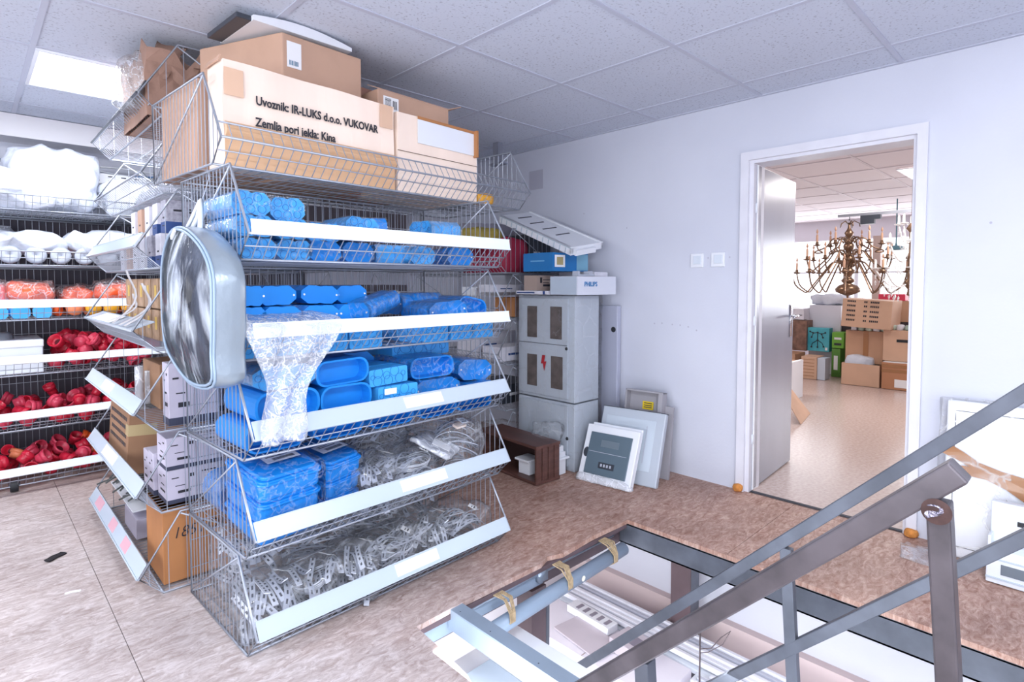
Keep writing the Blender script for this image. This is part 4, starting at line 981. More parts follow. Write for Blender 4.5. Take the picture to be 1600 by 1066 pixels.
# ------------------------------------------------------------------ far shelves: sockets, fittings, bags
def cup(b, r=.038, h_=.07, cone=0):
    b.lathe([(0, 0), (r*.8, 0), (r*.86, h_*.45), (r*.86, h_*.6), (r*1.0, h_*.6), (r*1.04, h_*.72), (r*1.04, h_), (r*.9, h_), (r*.86, h_*.5), (r*.5, h_*.35), (0, h_*.35)], 16)
SOC = []
for k, (r, h_) in enumerate(((.038, .07), (.042, .06), (.034, .085), (.045, .05))):
    b = MB(); cup(b, r, h_); b.mi = 1; b.lathe([(0, h_*.37), (r*.5, h_*.37)], 14)
    SOC.append(b)
def soc_mesh(k, m): return SOC[k].mesh('socket', [m, mat('dark_socket_core', '5a1826', .6)], True)
SMs = [soc_mesh(0, M_red), soc_mesh(1, M_red2), soc_mesh(2, M_red), soc_mesh(3, M_red2), soc_mesh(1, M_red), soc_mesh(0, M_orange), soc_mesh(3, M_orange_l)]
def pile(tier, x0, x1, nx, ny, nl, seed, choices, label, group, zr=.04, y0=.03, y1=.42):
    rr = random.Random(seed)
    for l in range(nl):
        for i in range(nx):
            for j in range(ny):
                x = x0+(x1-x0)*(i+.5+(l % 2)*.3)/nx+rr.uniform(-.012, .012); y = y0+(y1-y0)*(j+.5)/ny+rr.uniform(-.012, .012)
                z = .05+l*.062+rr.uniform(0, .018)+.035*j/ny
                o = link('pipe_socket', SMs[rr.choice(choices)], None, (FO[0]+x, FO[1]+y, .04+(tier-1)*PT+z), (rr.uniform(.5, 2.3), rr.uniform(-.6, .6), rr.uniform(0, 6.28)))
                tag(o, label, 'pipe socket', group)
pile(1, .02, 1.2, 11, 3, 2, 1, [0, 1, 2, 3, 4, 0, 5, 6], 'red or orange plastic socket in the pile on the lowest far shelf', 'sockets on the lowest far shelf')
pile(2, .02, 1.2, 11, 3, 2, 2, [0, 1, 2, 3, 4], 'red plastic socket in the pile on the second far shelf', 'sockets on the second far shelf')
pile(3, .62, 1.2, 6, 3, 3, 3, [0, 1, 2, 4, 3, 4, 1], 'pinkish red plastic socket heaped beside the white appliance, third far shelf', 'sockets on the third far shelf')
pile(4, .0, 1.2, 9, 2, 1, 4, [5, 6, 5], 'orange plastic fitting in the fourth far basket', 'orange fittings on the fourth far shelf', y0=.1)
def fp(tier, x, y, z=0): return (FO[0]+x, FO[1]+y, .04+(tier-1)*PT+z)
# white appliance at the left of tier 3
t = thing('appliance', 'white metal appliance with a grey knob at the left of the third far shelf', 'appliance', fp(3, .0, .04, .006))
b = MB(); b.b2((0, 0, 0), (.57, .4, .20)); bevel(b.build('body', M_whitem, t), .006)
b = MB(); b.b2((-.004, -.006, .165), (.575, .4, .215)); bevel(b.build('lid', M_white, t), .008)
b = MB(); b.lathe([(0, .045), (.03, .045), (.055, .03), (.06, 0)], 18, Matrix.Translation((.38, .16, .215))); b.build('knob', mat('grey_knob', '7c7f88', .4), t, True)
for i, (x, y, d, c, l) in enumerate(((.52, .05, (.26, .22, .17), M_orange, 'orange fitting bag at the left of the fourth far shelf'), (.30, .06, (.24, .22, .18), M_red2, 'clear bag of pinkish fittings, leftmost in the fourth far basket'), (.78, .12, (.22, .2, .13), M_orange, 'bag of orange fittings in the middle of the fourth far basket'), (1.0, .06, (.3, .24, .17), M_orange_l, 'glossy clear bag of orange-red fittings at the right, fourth far basket'))):
    t = thing('fitting_bag', l, 'bag of fittings', fp(4, x, y+.1, .09)); rr = random.Random(i)
    blob('fittings', (d[0]*.9, d[1]*.9, d[2]*.85), mat('bagged_'+c.name, 'ef5a2c' if i != 1 else 'e2747a', .35, var=.25, vscale=18), t, n=(8, 7, 6), noise_=.03, nscale=17, seed=i, round_=.7)
    blob('plastic_bag', d, film('fitting_bag_film', 'ffeef2', .12, .6, 13), t, (0, 0, -.003), n=(9, 8, 6), noise_=.035, nscale=13, seed=i+5, round_=.6)
for i in range(5):
    t = thing('junction_box', 'small light blue box at the front of the fourth far shelf, '+['far left', 'second from left', 'third from left', 'fourth from left', 'rightmost'][i], 'junction box', fp(4, .10+.105*i, .0, .006+.001*i), R((3, -5, 2, 4, -3)[i]), 'small blue boxes on the fourth far shelf')
    b = MB(); b.prism(octpoly(.095, .075), 0, .11, Matrix.Translation((.05, .11, .04)) @ XZ); b.build('body', M_blue_l, t)
for i in range(4):
    t = thing('yellow_fitting', 'round yellow-orange fitting behind the front wires of the fourth far shelf, '+['leftmost', 'second', 'third', 'rightmost'][i]+' of four', 'fitting', fp(4, .74+.10*i, .05, .02), 0, 'yellow fittings on the fourth far shelf')
    b = MB(); b.lathe([(0, -.035), (.04, -.035), (.046, -.02), (.046, .02), (.04, .035), (0, .035)], 16, Matrix.Translation((0, 0, .045)) @ Matrix.Rotation(PI/2, 4, 'X')); b.build('body', M_yellow if i else M_orange_l, t, True)
# tier 5: round grey sockets and translucent bag
for i in range(7):
    b = MB(); b.lathe([(0, 0), (.048, 0), (.055, .02), (.055, .045), (.04, .05), (.02, .05), (0, .03)], 18)
    o = b.build('round_housing', mat('pale_grey_plastic', 'a4aab8', .4), None, True, fp(5, .30+.125*i, .06, .06), (R(80), 0, 0)); tag(o, 'round pale grey housing behind the rail under the white bags, '+['first', 'second', 'third', 'fourth', 'fifth', 'sixth', 'seventh'][i]+' from the left', 'housing', 'round housings on the fifth far shelf')
M_wbag = mat('white_plastic_bag', 'd3d9e6', .35, bump=1, bscale=11, var=.06, vscale=7)
for (l, tier, x, y, z, d, s) in (('flat spread white plastic bag on the fifth far shelf, left', 5, .35, .22, .08, (.72, .42, .14), 1), ('white plastic bag drooping over the fifth far shelf, right', 5, .98, .2, .08, (.55, .42, .15), 2), ('greyish clear bag at the back left of the fifth far shelf', 5, .25, .45, .1, (.5, .2, .17), 7),
                                 ('big white bag with a rounded top, topmost on the far shelf, middle', 6, .66, .2, .02, (.50, .4, .40), 3), ('white crumpled bag in front of the big white bag, top far shelf', 6, .42, .04, .01, (.48, .2, .24), 4), ('white bag at the right end of the top far shelf', 6, 1.10, .16, .01, (.36, .34, .26), 5), ('white bag at the left of the top far shelf under the small screen', 6, .12, .14, .01, (.42, .34, .20), 6)):
    t = blob('white_bag', d, M_wbag if 'clear' not in l else M_bag_w, None, fp(tier, x, y, z), n=(12, 10, 8), noise_=.06, nscale=9, seed=s, round_=.6); tag(t, l, 'plastic bag', 'white bags on the far shelves')
t = thing('small_screen', 'tan framed grey device with bluish face on the top far shelf', 'device', fp(6, .28, .0, .215), 0, rot=(R(-10), 0, R(20)))
b = MB(); b.b2((-.14, 0, 0), (.10, .05, .13)); bevel(b.build('case', mat('tan_plastic', 'a48b80', .5), t), .008)
b = MB(); b.b2((-.125, -.002, .03), (.08, 0, .118)); b.build('face', mat('bluish_face', 'b9c9d8', .3), t)
# perforated beam with cables above the far shelf
t = thing('perforated_beam', 'white perforated metal beam above the far shelves', 'beam', (-1.2, 5.02, 2.035))
b = MB(); b.b2((0, 0, 0), (4.4, .03, .075)); bevel(b.build('beam', M_white, t), .003)
b = MB()
for i in range(54):
    for z in (.02, .052): b.b2((.05+.08*i, -.001, z), (.08+.08*i, .0, z+.007))
b.build('slots', M_slot, t)
for i, (c, z) in enumerate((('d8dfe8', 2.15), ('2f6fb0', 2.14), ('e4e8ee', 2.17))):
    b = MB(); b.tube([(-1.0+.15*k, 5.2, z+.02*math.sin(k*.8+i*2)) for k in range(26)], .006, 5)
    tag(b.build('cable', mat('cable_'+c, c, .4), None, True), ['pale grey cable', 'blue cable', 'white cable'][i]+' sagging along the wall above the perforated beam', 'cable', 'cables above the far shelves')

# ------------------------------------------------------------------ corner stack contents (front lips at x~2.82)
def cpn(tier, u, y, z=0): return (2.905+y, 4.31-u, (tier-1)*.347+z+.004)
b = MB(); b.add(*grid_blob(6, 5, 4, (.24, .5, .27), .15, .02, 7, 2)); tag(b.build('red_cloth', mat('dark_red_cloth', 'a02343', .7, var=.15, vscale=6), None, True, cpn(5, .98, .13, 0)), 'dark red folded cloth in the top basket of the corner stack', 'cloth')
b = MB(); b.add(*grid_blob(6, 5, 4, (.3, .4, .17), .4, .03, 7, 3)); tag(b.build('yellow_bag', mat('olive_yellow_bag', 'a8953f', .5, bump=.5, bscale=10), None, True, cpn(5, .92, -.02, .19)), 'olive yellow bag on top of the corner stack', 'bag')
b = MB(); b.add(*grid_blob(8, 8, 3, (.5, .9, .20), .2, .03, 6, 4)); tag(b.build('grey_sacks', mat('greyish_sack', 'a29fac', .6, bump=.3, bscale=8), None, True, cpn(5, .45, .28, .21)), 'greyish sacks lying on top of the corner stack under the white grille', 'sack')
for i, (ti, u, y, z, s, m, l) in enumerate(((5, 1.2, .30, .01, (.25, .6, .30), M_dark, 'dark filler box added behind the red cloth in the top corner basket'), (4, 1.22, .12, .01, (.4, .1, .15), M_card_o, 'orange-brown carton at the near side of the fourth corner basket'), (4, 1.10, .10, .01, (.4, .1, .15), M_card_o, 'second orange-brown carton in the fourth corner basket'), (4, 1.15, -.05, .2, (.42, .16, .06), M_box_w, 'white flat carton on the orange-brown cartons, corner stack'), (4, .9, .0, .17, (.5, .18, .07), M_white, 'white luminaire box lying high in the corner stack'),  # first box added only to darken the gap behind the side wires
        (3, 1.2, -.02, .02, (.45, .2, .11), M_box_w, 'white carton in the third corner basket, near side'), (3, .92, -.02, .02, (.45, .24, .2), M_box_w, 'larger white carton in the third corner basket, farther back'), (2, 1.1, .1, .01, (.4, .4, .15), M_dark, 'dark box in the second corner basket'))):
    t = thing('carton', l, 'carton', cpn(ti, u, y, z)); b = MB(); b.b2((0, 0, 0), s); bevel(b.build('body', m, t), .003, 1)
    b = MB(); b.b2((s[0]*.2, -.001, s[2]*.4), (s[0]*.5, 0, s[2]*.55)); b.build('print', M_navy if m is not M_dark else M_paper, t)
# ------------------------------------------------------------------ grey cabinets
t = thing('distribution_cabinet', 'light grey electrical cabinet with four dark windows and a red bolt mark', 'cabinet', (3.0, 2.475, 0))
b = MB(); b.b2((0, 0, .0), (.27, .545, .472)); bevel(b.build('lower_body', M_greym, t), .004)
b = MB(); b.b2((0, 0, .482), (.27, .545, 1.228)); bevel(b.build('upper_body', M_greym, t), .004)
b = MB(); b.b2((-.012, .055, .505), (0, .535, 1.205)); bevel(b.build('door', M_greym, t), .003)
b = MB(); b.b2((-.012, .055, .03), (0, .535, .455)); bevel(b.build('lower_door', M_greym, t), .003)
for y0, y1, z0, z1 in ((.345, .443, .92, 1.148), (.107, .215, .92, 1.15), (.345, .443, .563, .795), (.098, .207, .566, .797)):
    b = MB(); b.b2((-.016, y0, z0), (-.011, y1, z1)); bevel(b.build('window', mat('smoked_window', '5d5654', .2, var=.2, vscale=15), t), .002)
b = MB(); b.b2((-.0135, .06, .878), (-.0115, .53, .882)); b.build('door_split', M_slot, t)
for z in (.859, .23):
    b = MB(); b.lathe([(0, .008), (.01, .006), (.012, 0)], 12, Matrix.Translation((-.012, .064 if z > .5 else .055, z)) @ Matrix.Rotation(-PI/2, 4, 'Y')); b.build('lock', M_black, t, True)
b = MB(); zz = .742
b.add([(-.0165, .125+y_, zz+z_) for y_, z_ in ((.165, .055), (.135, .055), (.146, .008), (.124, .012), (.146, -.062), (.160, -.006), (.178, -.008))], [(0, 6, 5, 4, 3, 2, 1)]); b.build('bolt_mark', mat('bolt_red', 'a8242e', .5), t)
t2 = blob('stretch_film', (.30, .575, 1.24), film('cabinet_film', 'f0f4fb', .0, .10, 6), t, (.135, .27, -.002), n=(6, 8, 16), round_=.0, noise_=.008, nscale=7)
t = thing('cabinet_panel', 'narrow light grey metal panel with a round hole leaning on the wall', 'metal panel', (3.44, 2.435, 0))
b = MB(); b.b2((0, 0, 0), (.045, .55, 1.148)); bevel(b.build('panel', mat('blue_grey_panel', 'b3b7ca', .4), t), .006)
b = MB(); b.lathe([(0, .001), (.021, .001)], 20, Matrix.Translation((0, .035, .972)) @ Matrix.Rotation(-PI/2, 4, 'Y')); b.build('hole', M_black, t)
# --- things on the cabinet
t = carton('white carton with blue brand lettering on the grey cabinet', (2.95, 2.414, 1.234), R(-2), (.42, .255, .128), mat('white_carton', 'd6dae6', .5), bulge=.001)
text('lettering', 'PHILIPS', .044, t, (.07, -.002, .060), FR, mat('brand_blue_ink', '1478b8', .5), bold=.0008, sx=.98)
b = MB(); b.b2((-.003, .008, .004), (-.0012, .25, .124)); b.build('grey_face', mat('grey_blue_face', 'b9c6d6', .4), t)
t = carton('small tan carton with dark print left of the white carton on the grey cabinet', (2.965, 2.80, 1.262), R(-3), (.17, .14, .11), mat('tan_carton', 'a9958c', .7), bulge=.001)
b = MB(); b.b2((.03, -.002, .055), (.05, -.0008, .095)); b.b2((.06, -.002, .075), (.14, -.0008, .08)); b.b2((.06, -.002, .03), (.13, -.0008, .045)); b.b2((.06, -.002, .055), (.12, -.0008, .06)); b.build('print_marks', M_ink, t)
t = thing('flat_packet', 'flat white packet with dark stripe under the tan carton on the grey cabinet', 'packet', (2.94, 2.68, 1.234)); b = MB(); b.b2((0, 0, 0), (.24, .31, .026)); bevel(b.build('body', M_box_w, t), .002)
b = MB(); b.b2((-.0015, .12, .008), (-.0005, .3, .018)); b.b2((-.0015, .02, .001), (-.0005, .04, .025)); b.build('stripe', M_navy, t)
t = thing('junction_piece', 'grey plastic clip lying between the blue carton and the white carton', 'plastic clip', (3.05, 2.44, 1.364)); b = MB(); b.b2((-.06, 0, 0), (.12, .05, .012)); b.b2((-.06, .0, .012), (-.04, .05, .034)); b.b2((.06, .0, .012), (.10, .05, .034)); b.build('body', M_strap, t)
t = thing('small_box', 'thin pale carton behind the clip on the white carton', 'small box', (3.20, 2.46, 1.364)); b = MB(); b.b2((0, 0, 0), (.15, .1, .03)); b.build('body', M_box_w, t)
t = carton('blue carton with a small square sticker under the white grille', (2.95, 2.637, 1.400), R(-2), (.38, .30, .132), mat('blue_carton', '1674b8', .45, var=.08, vscale=4), bulge=.002)
b = MB(); b.b2((.02, -.003, .03), (.125, -.0012, .115)); b.mi = 1; b.b2((.04, -.0036, .045), (.105, -.0028, .10)); b.build('sticker', [M_paper, mat('ochre_print', 'b0a070', .6)], t)
b = MB(); b.b2((.25, -.003, .008), (.375, -.0012, .124)); b.build('pale_corner', mat('pale_cyan_print', '7fb4cf', .45), t)
b = MB(); b.b2((-.003, .08, .07), (-.0012, .22, .078)); b.build('faint_print', mat('pale_blue_print', '6fb0dc', .45), t)
# white louvre luminaire leaning, from the corner stack down over the blue carton
A = Vector((3.0, 3.232, 1.842)); Bp = Vector((3.0, 2.505, 1.555)); ax = (Bp-A).normalized()
cr = Vector((1, -.42, .02)); cr = (cr-ax*cr.dot(ax)).normalized(); nn = cr.cross(ax)
if nn.z < 0: nn = -nn
t = thing('louvre_luminaire', 'white slatted lamp grille slanting down over the blue carton', 'light fitting', tuple(A))
Mx = Matrix((ax, cr, nn)).transposed().to_4x4(); t.rotation_euler = Mx.to_euler()
# handedness: ensure det>0
if Mx.to_3x3().determinant() < 0:
    Mx = Matrix((ax, -cr, nn)).transposed().to_4x4(); t.rotation_euler = Mx.to_euler(); fl_ = -1
else: fl_ = 1
L_, W_ = (Bp-A).length, .33
b = MB(); b.b2((0, 0, -.055), (L_, fl_*.03, 0)); b.b2((0, fl_*(W_-.02), -.045), (L_, fl_*W_, .008)); b.b2((0, 0, -.004), (L_, fl_*W_, 0)); b.b2((L_-.02, 0, -.045), (L_, fl_*W_, .006)); b.b2((L_, fl_*.02, -.05), (L_+.03, fl_*(W_-.1), -.012))
bevel(b.build('housing', M_white, t), .003)
b = MB()
for i in range(13): b.b2((.03+i*.058, -fl_*.004, -.05), (.036+i*.058, fl_*.001, -.012))
b.b2((0, -fl_*.003, -.008), (L_, 0, -.002)); b.build('side_ribs', M_rail, t)
b = MB()
for i in range(4): b.b2((.10+i*.14, fl_*.10, .0), (.112+i*.14, fl_*.24, .003))
b.build('slots', M_slot, t)
b = MB(); b.tube([(3.22, 3.1, 1.80), (3.14, 2.9, 1.74), (3.1, 2.72, 1.66)], .01, 6); 

# --- panels leaning in front of the cabinet
def leaning(label, name, bl, br, tl, th, cat='enclosure'):
    """sheet from bottom-left bl, bottom-right br, top-left tl; local x along bottom, z up the sheet, y into depth"""
    bl, br, tl = Vector(bl), Vector(br), Vector(tl)
    ex = (br-bl).normalized(); ez = (tl-bl); ez = (ez-ex*ez.dot(ex)).normalized(); ey = ez.cross(ex)
    t = thing(name, label, cat, tuple(bl)); t.rotation_euler = Matrix((ex, ey, ez)).transposed().to_euler()
    return t, (br-bl).length, (tl-bl).dot(ez)
# local y = ez x ex : pointing away from the viewer
t, w_, h_ = leaning('white enclosure door with smoked grey window leaning in front of the cabinet', 'enclosure_door', (2.905, 2.375, .004), (2.955, 1.992, .004), (3.06, 2.375, .352), .03)
b = MB(); b.b2((0, -.0, 0), (w_, .03, h_)); b.b2((.02, .03, .0), (w_+.0, .05, h_+.02)); bevel(b.build('frame', M_white, t), .005)
b = MB(); b.b2((.04, -.008, .055), (w_-.04, 0, h_-.05)); bevel(b.build('window', mat('smoked_blue_grey', '61727f', .12, spec=.8), t), .006)
b = MB(); b.b2((.13, -.0095, .24), (.26, -.0078, .285)); b.mi = 1; b.b2((.14, -.0098, .10), (.255, -.0078, .14)); b.mi = 2
for i in range(4): b.b2((.155+i*.022, -.0105, .112), (.168+i*.022, -.0095, .13))
b.b2((.05, -.0092, .2), (w_-.06, -.0082, .203)); b.build('breaker_rows', [mat('mid_grey_row', '6e7b86', .3), M_dark, M_strap], t)
b = MB(); b.lathe([(0, .004), (.02, .004), (.022, 0)], 16, Matrix.Translation((.03, -.001, .19)) @ Matrix.Rotation(PI/2, 4, 'X') @ Matrix.Scale(1.5, 4, (0, 1, 0))); b.build('latch', M_dark, t)
blob('film_wrap', (w_+.03, .06, .05), M_bag_w, t, (w_/2, .015, -.002), n=(12, 3, 3), noise_=.015, nscale=20)
t, w_, h_ = leaning('large pale grey enclosure door leaning behind the smoked-window door', 'enclosure_door', (3.05, 2.36, .004), (3.12, 1.905, .004), (3.22, 2.36, .455), .03)
b = MB(); b.b2((0, -.0, 0), (w_, .045, h_)); bevel(b.build('panel', M_greym, t), .008)
b = MB(); b.b2((.04, -.003, .09), (w_-.06, -.0, h_-.06)); bevel(b.build('recess', mat('pale_blue_grey_sheet', 'c3cdd8', .2), t), .003)
b = MB(); b.b2((w_-.12, -.006, .14), (w_-.112, -.002, h_-.10)); b.build('strip', M_strap, t)
b = MB(); b.b2((0, -.001, h_-.002), (w_, .0455, h_+.001)); b.build('edge_seal', M_slot, t)
t, w_, h_ = leaning('grey open enclosure tray with yellow sticker standing behind the large grey door', 'enclosure_tray', (3.24, 2.27, .01), (3.27, 1.99, .01), (3.33, 2.27, .575), .03)
b = MB(); b.b2((0, .06, 0), (w_, .065, h_)); b.b2((0, 0, 0), (.012, .06, h_)); b.b2((w_-.03, -.01, 0), (w_, .06, h_)); b.b2((0, 0, h_-.012), (w_, .06, h_))
bevel(b.build('tray', mat('warm_grey_plastic', 'a19fa6', .45), t), .002)
b = MB(); b.b2((.11, .055, h_-.13), (.19, .06, h_-.075)); b.mi = 1
for z in (.118, .105, .09): b.b2((.12, .0545, h_-z), (.18, .055, h_-z+.006))
b.build('warning_sticker', [mat('warning_yellow', 'e3c526', .5), M_ink], t)
b = MB(); b.b2((.2, .05, 0), (.34, .07, h_-.09)); b.build('grey_block', mat('warm_grey_plastic', '', 0), t)

# --- brown slatted crate beside the cabinet, lying on its side
t = thing('wooden_crate', 'dark brown slatted crate lying on its side at the cabinet foot', 'crate', (2.61, 2.47, .004), R(-4))
Mw = mat('dark_stained_wood', '5a3c36', .45, var=.22, vscale=12, stretch=(1, .2, 3))
b = MB(); b.b2((0, 0, .235), (.22, .62, .255)); bevel(b.build('top_board', Mw, t), .003)
b = MB(); b.b2((0, 0, 0), (.22, .62, .02)); bevel(b.build('bottom_board', Mw, t), .003)
for i in range(4):
    b = MB(); b.b2((.004+.054*i, 0, .02), (.05+.054*i, .018, .235)); bevel(b.build('end_slat', Mw, t), .002)
b = MB(); b.b2((.0, .6, .02), (.22, .618, .235)); b.build('end_board', Mw, t)
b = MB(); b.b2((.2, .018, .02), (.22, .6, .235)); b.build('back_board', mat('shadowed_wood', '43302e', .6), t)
t = thing('plastic_fitting', 'white plastic bracket lying inside the brown crate', 'fitting', (2.68, 2.60, .024)); b = MB(); b.b2((0, 0, 0), (.09, .1, .09)); b.b2((-.02, -.01, .09), (.11, .12, .105)); bevel(b.build('body', M_white, t), .003)
t = thing('white_fittings', 'stack of white plastic fittings between the crate and the cabinet', 'fitting', (2.84, 2.50, .004)); b = MB(); b.b2((0, 0, 0), (.10, .12, .10)); b.b2((-.01, -.01, .1), (.13, .14, .115)); b.b2((.0, .01, .115), (.11, .16, .15)); b.b2((.01, .02, .15), (.1, .18, .19)); bevel(b.build('body', M_white, t), .004)
o = blob('crumpled_bag', (.16, .2, .14), M_bag, None, (2.92, 2.62, .2), n=(7, 7, 5), noise_=.04, nscale=12); o.location = (2.88, 2.62, .195); tag(o, 'crumpled clear bag on the white fittings at the cabinet foot', 'plastic bag')
o = blob('crumpled_bag', (.26, .34, .17), M_bag, None, cpn(1, .98, .2, .0), n=(7, 7, 5), noise_=.04, nscale=9); tag(o, 'clear crumpled bag in the lowest corner basket', 'plastic bag')
o = blob('crumpled_bag', (.3, .4, .2), M_bag, None, cpn(2, .6, .2, .0), n=(7, 7, 5), noise_=.04, nscale=9, seed=3); tag(o, 'dark crumpled bag deep in the second corner basket', 'plastic bag')

# ------------------------------------------------------------------ wrapped panel and white luminaires at the right
t = thing('wrapped_board', 'big white film-wrapped panel with brown tape leaning on the right wall', 'wrapped panel', (3.37, -.42, .003), rot=(0, R(4), 0))
b = MB(); b.b2((0, 0, 0), (.05, .90, .745)); bevel(b.build('panel', M_white, t), .006)
b = MB(); b.b2((-.0015, .05, .05), (-.0002, .87, .053)); b.b2((-.0015, .865, .05), (-.0002, .868, .70)); b.b2((-.0015, .05, .697), (-.0002, .868, .70)); b.build('groove', M_slot, t)
def strip(pts, wd, nm, m, seed=0):
    b = MB(); vs = []
    for i, (y, z) in enumerate(pts):
        p, q = pts[max(0, i-1)], pts[min(len(pts)-1, i+1)]; dy, dz = q[0]-p[0], q[1]-p[1]; l = math.hypot(dy, dz); ny, nz = -dz/l, dy/l
        w2 = wd[i] if isinstance(wd, list) else wd; k = mnoise.noise(Vector((y*20, z*20, seed)))*.004
        vs += [(-.008+k, y+ny*w2, z+nz*w2), (-.008-k, y-ny*w2, z-nz*w2)]
    b.add(vs, [(2*i, 2*i+1, 2*i+3, 2*i+2) for i in range(len(pts)-1)]); o = b.build(nm, m, t); o.modifiers.new('s', 'SOLIDIFY').thickness = .0015
strip([(.905, .515), (.84, .485), (.78, .45), (.70, .425), (.6, .40), (.45, .35), (.0, .2)], [.028, .024, .02, .022, .03, .03, .03], 'tape', M_tape, 1)
strip([(.905, .40), (.82, .42), (.74, .415), (.66, .385), (.58, .34), (.4, .25), (.1, .1)], [.03, .022, .02, .022, .028, .03, .03], 'tape', M_tape, 2)
blob('film_wrap', (.075, .96, .765), film('panel_wrap_film', 'ffffff', .06, .4, 5), t, (.025, .45, -.002), n=(3, 14, 12), round_=.02, noise_=.012, nscale=8)
t = thing('luminaire_stack', 'white metal lamp housing with louvre slot standing by the wrapped panel', 'light fitting', (3.19, .295, .004), R(-92))
b = MB(); b.b2((0, 0, 0), (.62, .13, .15)); b.b2((0, .09, .15), (.62, .13, .335)); b.b2((0, .02, .15), (.012, .13, .20)); bevel(b.build('housing', M_whitem, t), .004)
b = MB(); b.b2((.05, -.002, .045), (.56, 0, .09)); b.build('louvre_slot', mat('slot_grey', '6d7782', .3), t)
b = MB(); b.b2((-.002, -.004, .105), (.62, .1, .112)); b.b2((0, -.004, .02), (.62, 0, .028)); b.build('edge', M_rail, t)
b = MB(); b.b2((.09, .084, .245), (.12, .09, .265)); b.build('clip', M_black, t)
o = blob('film_scrap', (.20, .14, .02), M_bag, None, (3.27, .55, .002), n=(8, 7, 3), noise_=.03, nscale=14, seed=8); tag(o, 'crumpled clear film on the floor at the right door post', 'plastic film')

# ------------------------------------------------------------------ stair opening: beams, joist, pipe, column
b = MB(); b.b2((2.605, -2.9, -.14), (2.66, 1.82, -.024)); b.b2((2.605, -2.9, -.030), (2.70, 1.82, -.0225)); b.b2((2.605, -2.9, -.14), (2.70, 1.82, -.132)); tag(b.build('floor_beam', M_steel), 'dark steel beam under the far right edge of the stair opening', 'beam')
b = MB(); b.b2((1.2, 1.815, -.14), (2.60, 1.84, -.05)); b.b2((1.2, 1.768, -.045), (2.60, 1.84, -.0235)); tag(b.build('floor_beam', M_brown_steel), 'brown steel beam under the upper edge of the stair opening, above the pipe', 'beam')
b = MB(); b.b2((1.2, 1.80, -.125), (1.95, 1.814, -.055)); tag(b.build('lining_board', mat('blue_grey_lining', '8fa0b4', .5)), 'blue-grey lining strip behind the pipe in the stair opening', 'board')
b = MB(); b.tube([(1.42, 1.79, -.062), (2.50, 1.79, -.062)], .009, 8); b.b2((1.90, 1.775, -.10), (1.96, 1.813, -.045)); tag(b.build('steel_rod', mat('bright_rod', '8f9bab', .3, .6), None, True), 'bright steel rod and clamp running above the pipe in the stair opening', 'rod')
t = thing('steel_joist', 'shiny grey steel channel crossing the left end of the stair opening', 'joist', (1.368, -.2, -.06))
b = MB(); b.b2((0, 0, .052), (.065, 1.985, .056)); b.b2((0, 0, -.03), (.004, 1.985, .052)); b.b2((.061, 0, -.03), (.065, 1.985, .052)); bevel(b.build('channel', mat('zinc_primed_channel', '9aa9ba', .3, .35, var=.08, vscale=3), t), .002)
b = MB(); 
for y in (1.5, 1.75, 1.93): b.lathe([(0, 0), (.003, 0)], 8, Matrix.Translation((.02, y, .0565)))
b.build('rivet', M_slot, t)
t = thing('drain_pipe', 'grey plastic pipe tied with twine along the edge of the stair opening', 'pipe', (1.62, 1.705, -.10))
b = MB(); b.tube([(-.1, .0, -.04), (.1, 0, -.03), (.86, 0, 0)], .034, 16); b.build('pipe', mat('blue_grey_pipe', '8798ac', .4), t, True)
b = MB(); b.lathe([(0, .001), (.014, .0)], 10, Matrix.Translation((.48, -.034, -.01)) @ Matrix.Rotation(PI/2, 4, 'X')); b.build('pale_patch', M_label, t)
Mtw = mat('twine', 'a89374', .8, var=.2, vscale=60)
for x in (-.02, .36, .72):
    b = MB(); rr = random.Random(int(x*100))
    for k in range(7):
        dx = .008*k; b.tube([(x+dx-.01, .05, .075), (x+dx+rr.uniform(-.01, .01), -.0, .065), (x+dx*.6+.006, -.036, .02), (x+dx*.5+.01, -.037, -.02), (x+dx, .0, -.045)], .0035, 4)
    b.build('twine_wrap', Mtw, t)
t = thing('support_column', 'brown steel column behind the long profiles, right of the hanging wire', 'column', (3.31, 1.80, -2.7)); b = MB(); b.b2((-.05, -.07, 0), (.05, -.058, 2.555)); b.b2((-.05, .058, 0), (.05, .07, 2.555)); b.b2((-.05, -.058, 0), (-.04, .058, 2.555)); b.build('profile', M_brown_steel, t); b = MB(); b.b2((-.048, -.075, 0), (.05, -.071, 2.55)); b.build('dark_flange', M_steel, t)
t = thing('support_column', 'brown column rising under the left part of the stair opening, beside the white carton', 'column', (1.95, 1.86, -2.7)); b = MB(); b.b2((-.065, -.05, 0), (.035, .05, 2.55)); b.build('profile', M_brown_steel, t); b = MB(); b.b2((.037, -.05, 0), (.06, .05, 2.5)); b.build('dark_flange', M_steel, t)
# white duct / boards visible at the left end of the opening
t = thing('duct_board', 'bright white sheet panel with a slot below the left end of the opening', 'panel', (1.02, .5, -.32)); b = MB(); b.b2((0, 0, 0), (.78, 1.33, .04)); b.build('panel', M_white, t)
b = MB(); b.b2((.2, 1.0, .041), (.5, 1.2, .075)); bevel(b.build('raised_lid', M_rail, t), .004); b = MB(); b.b2((.27, 1.08, .0755), (.36, 1.095, .077)); b.build('slot', M_slot, t)

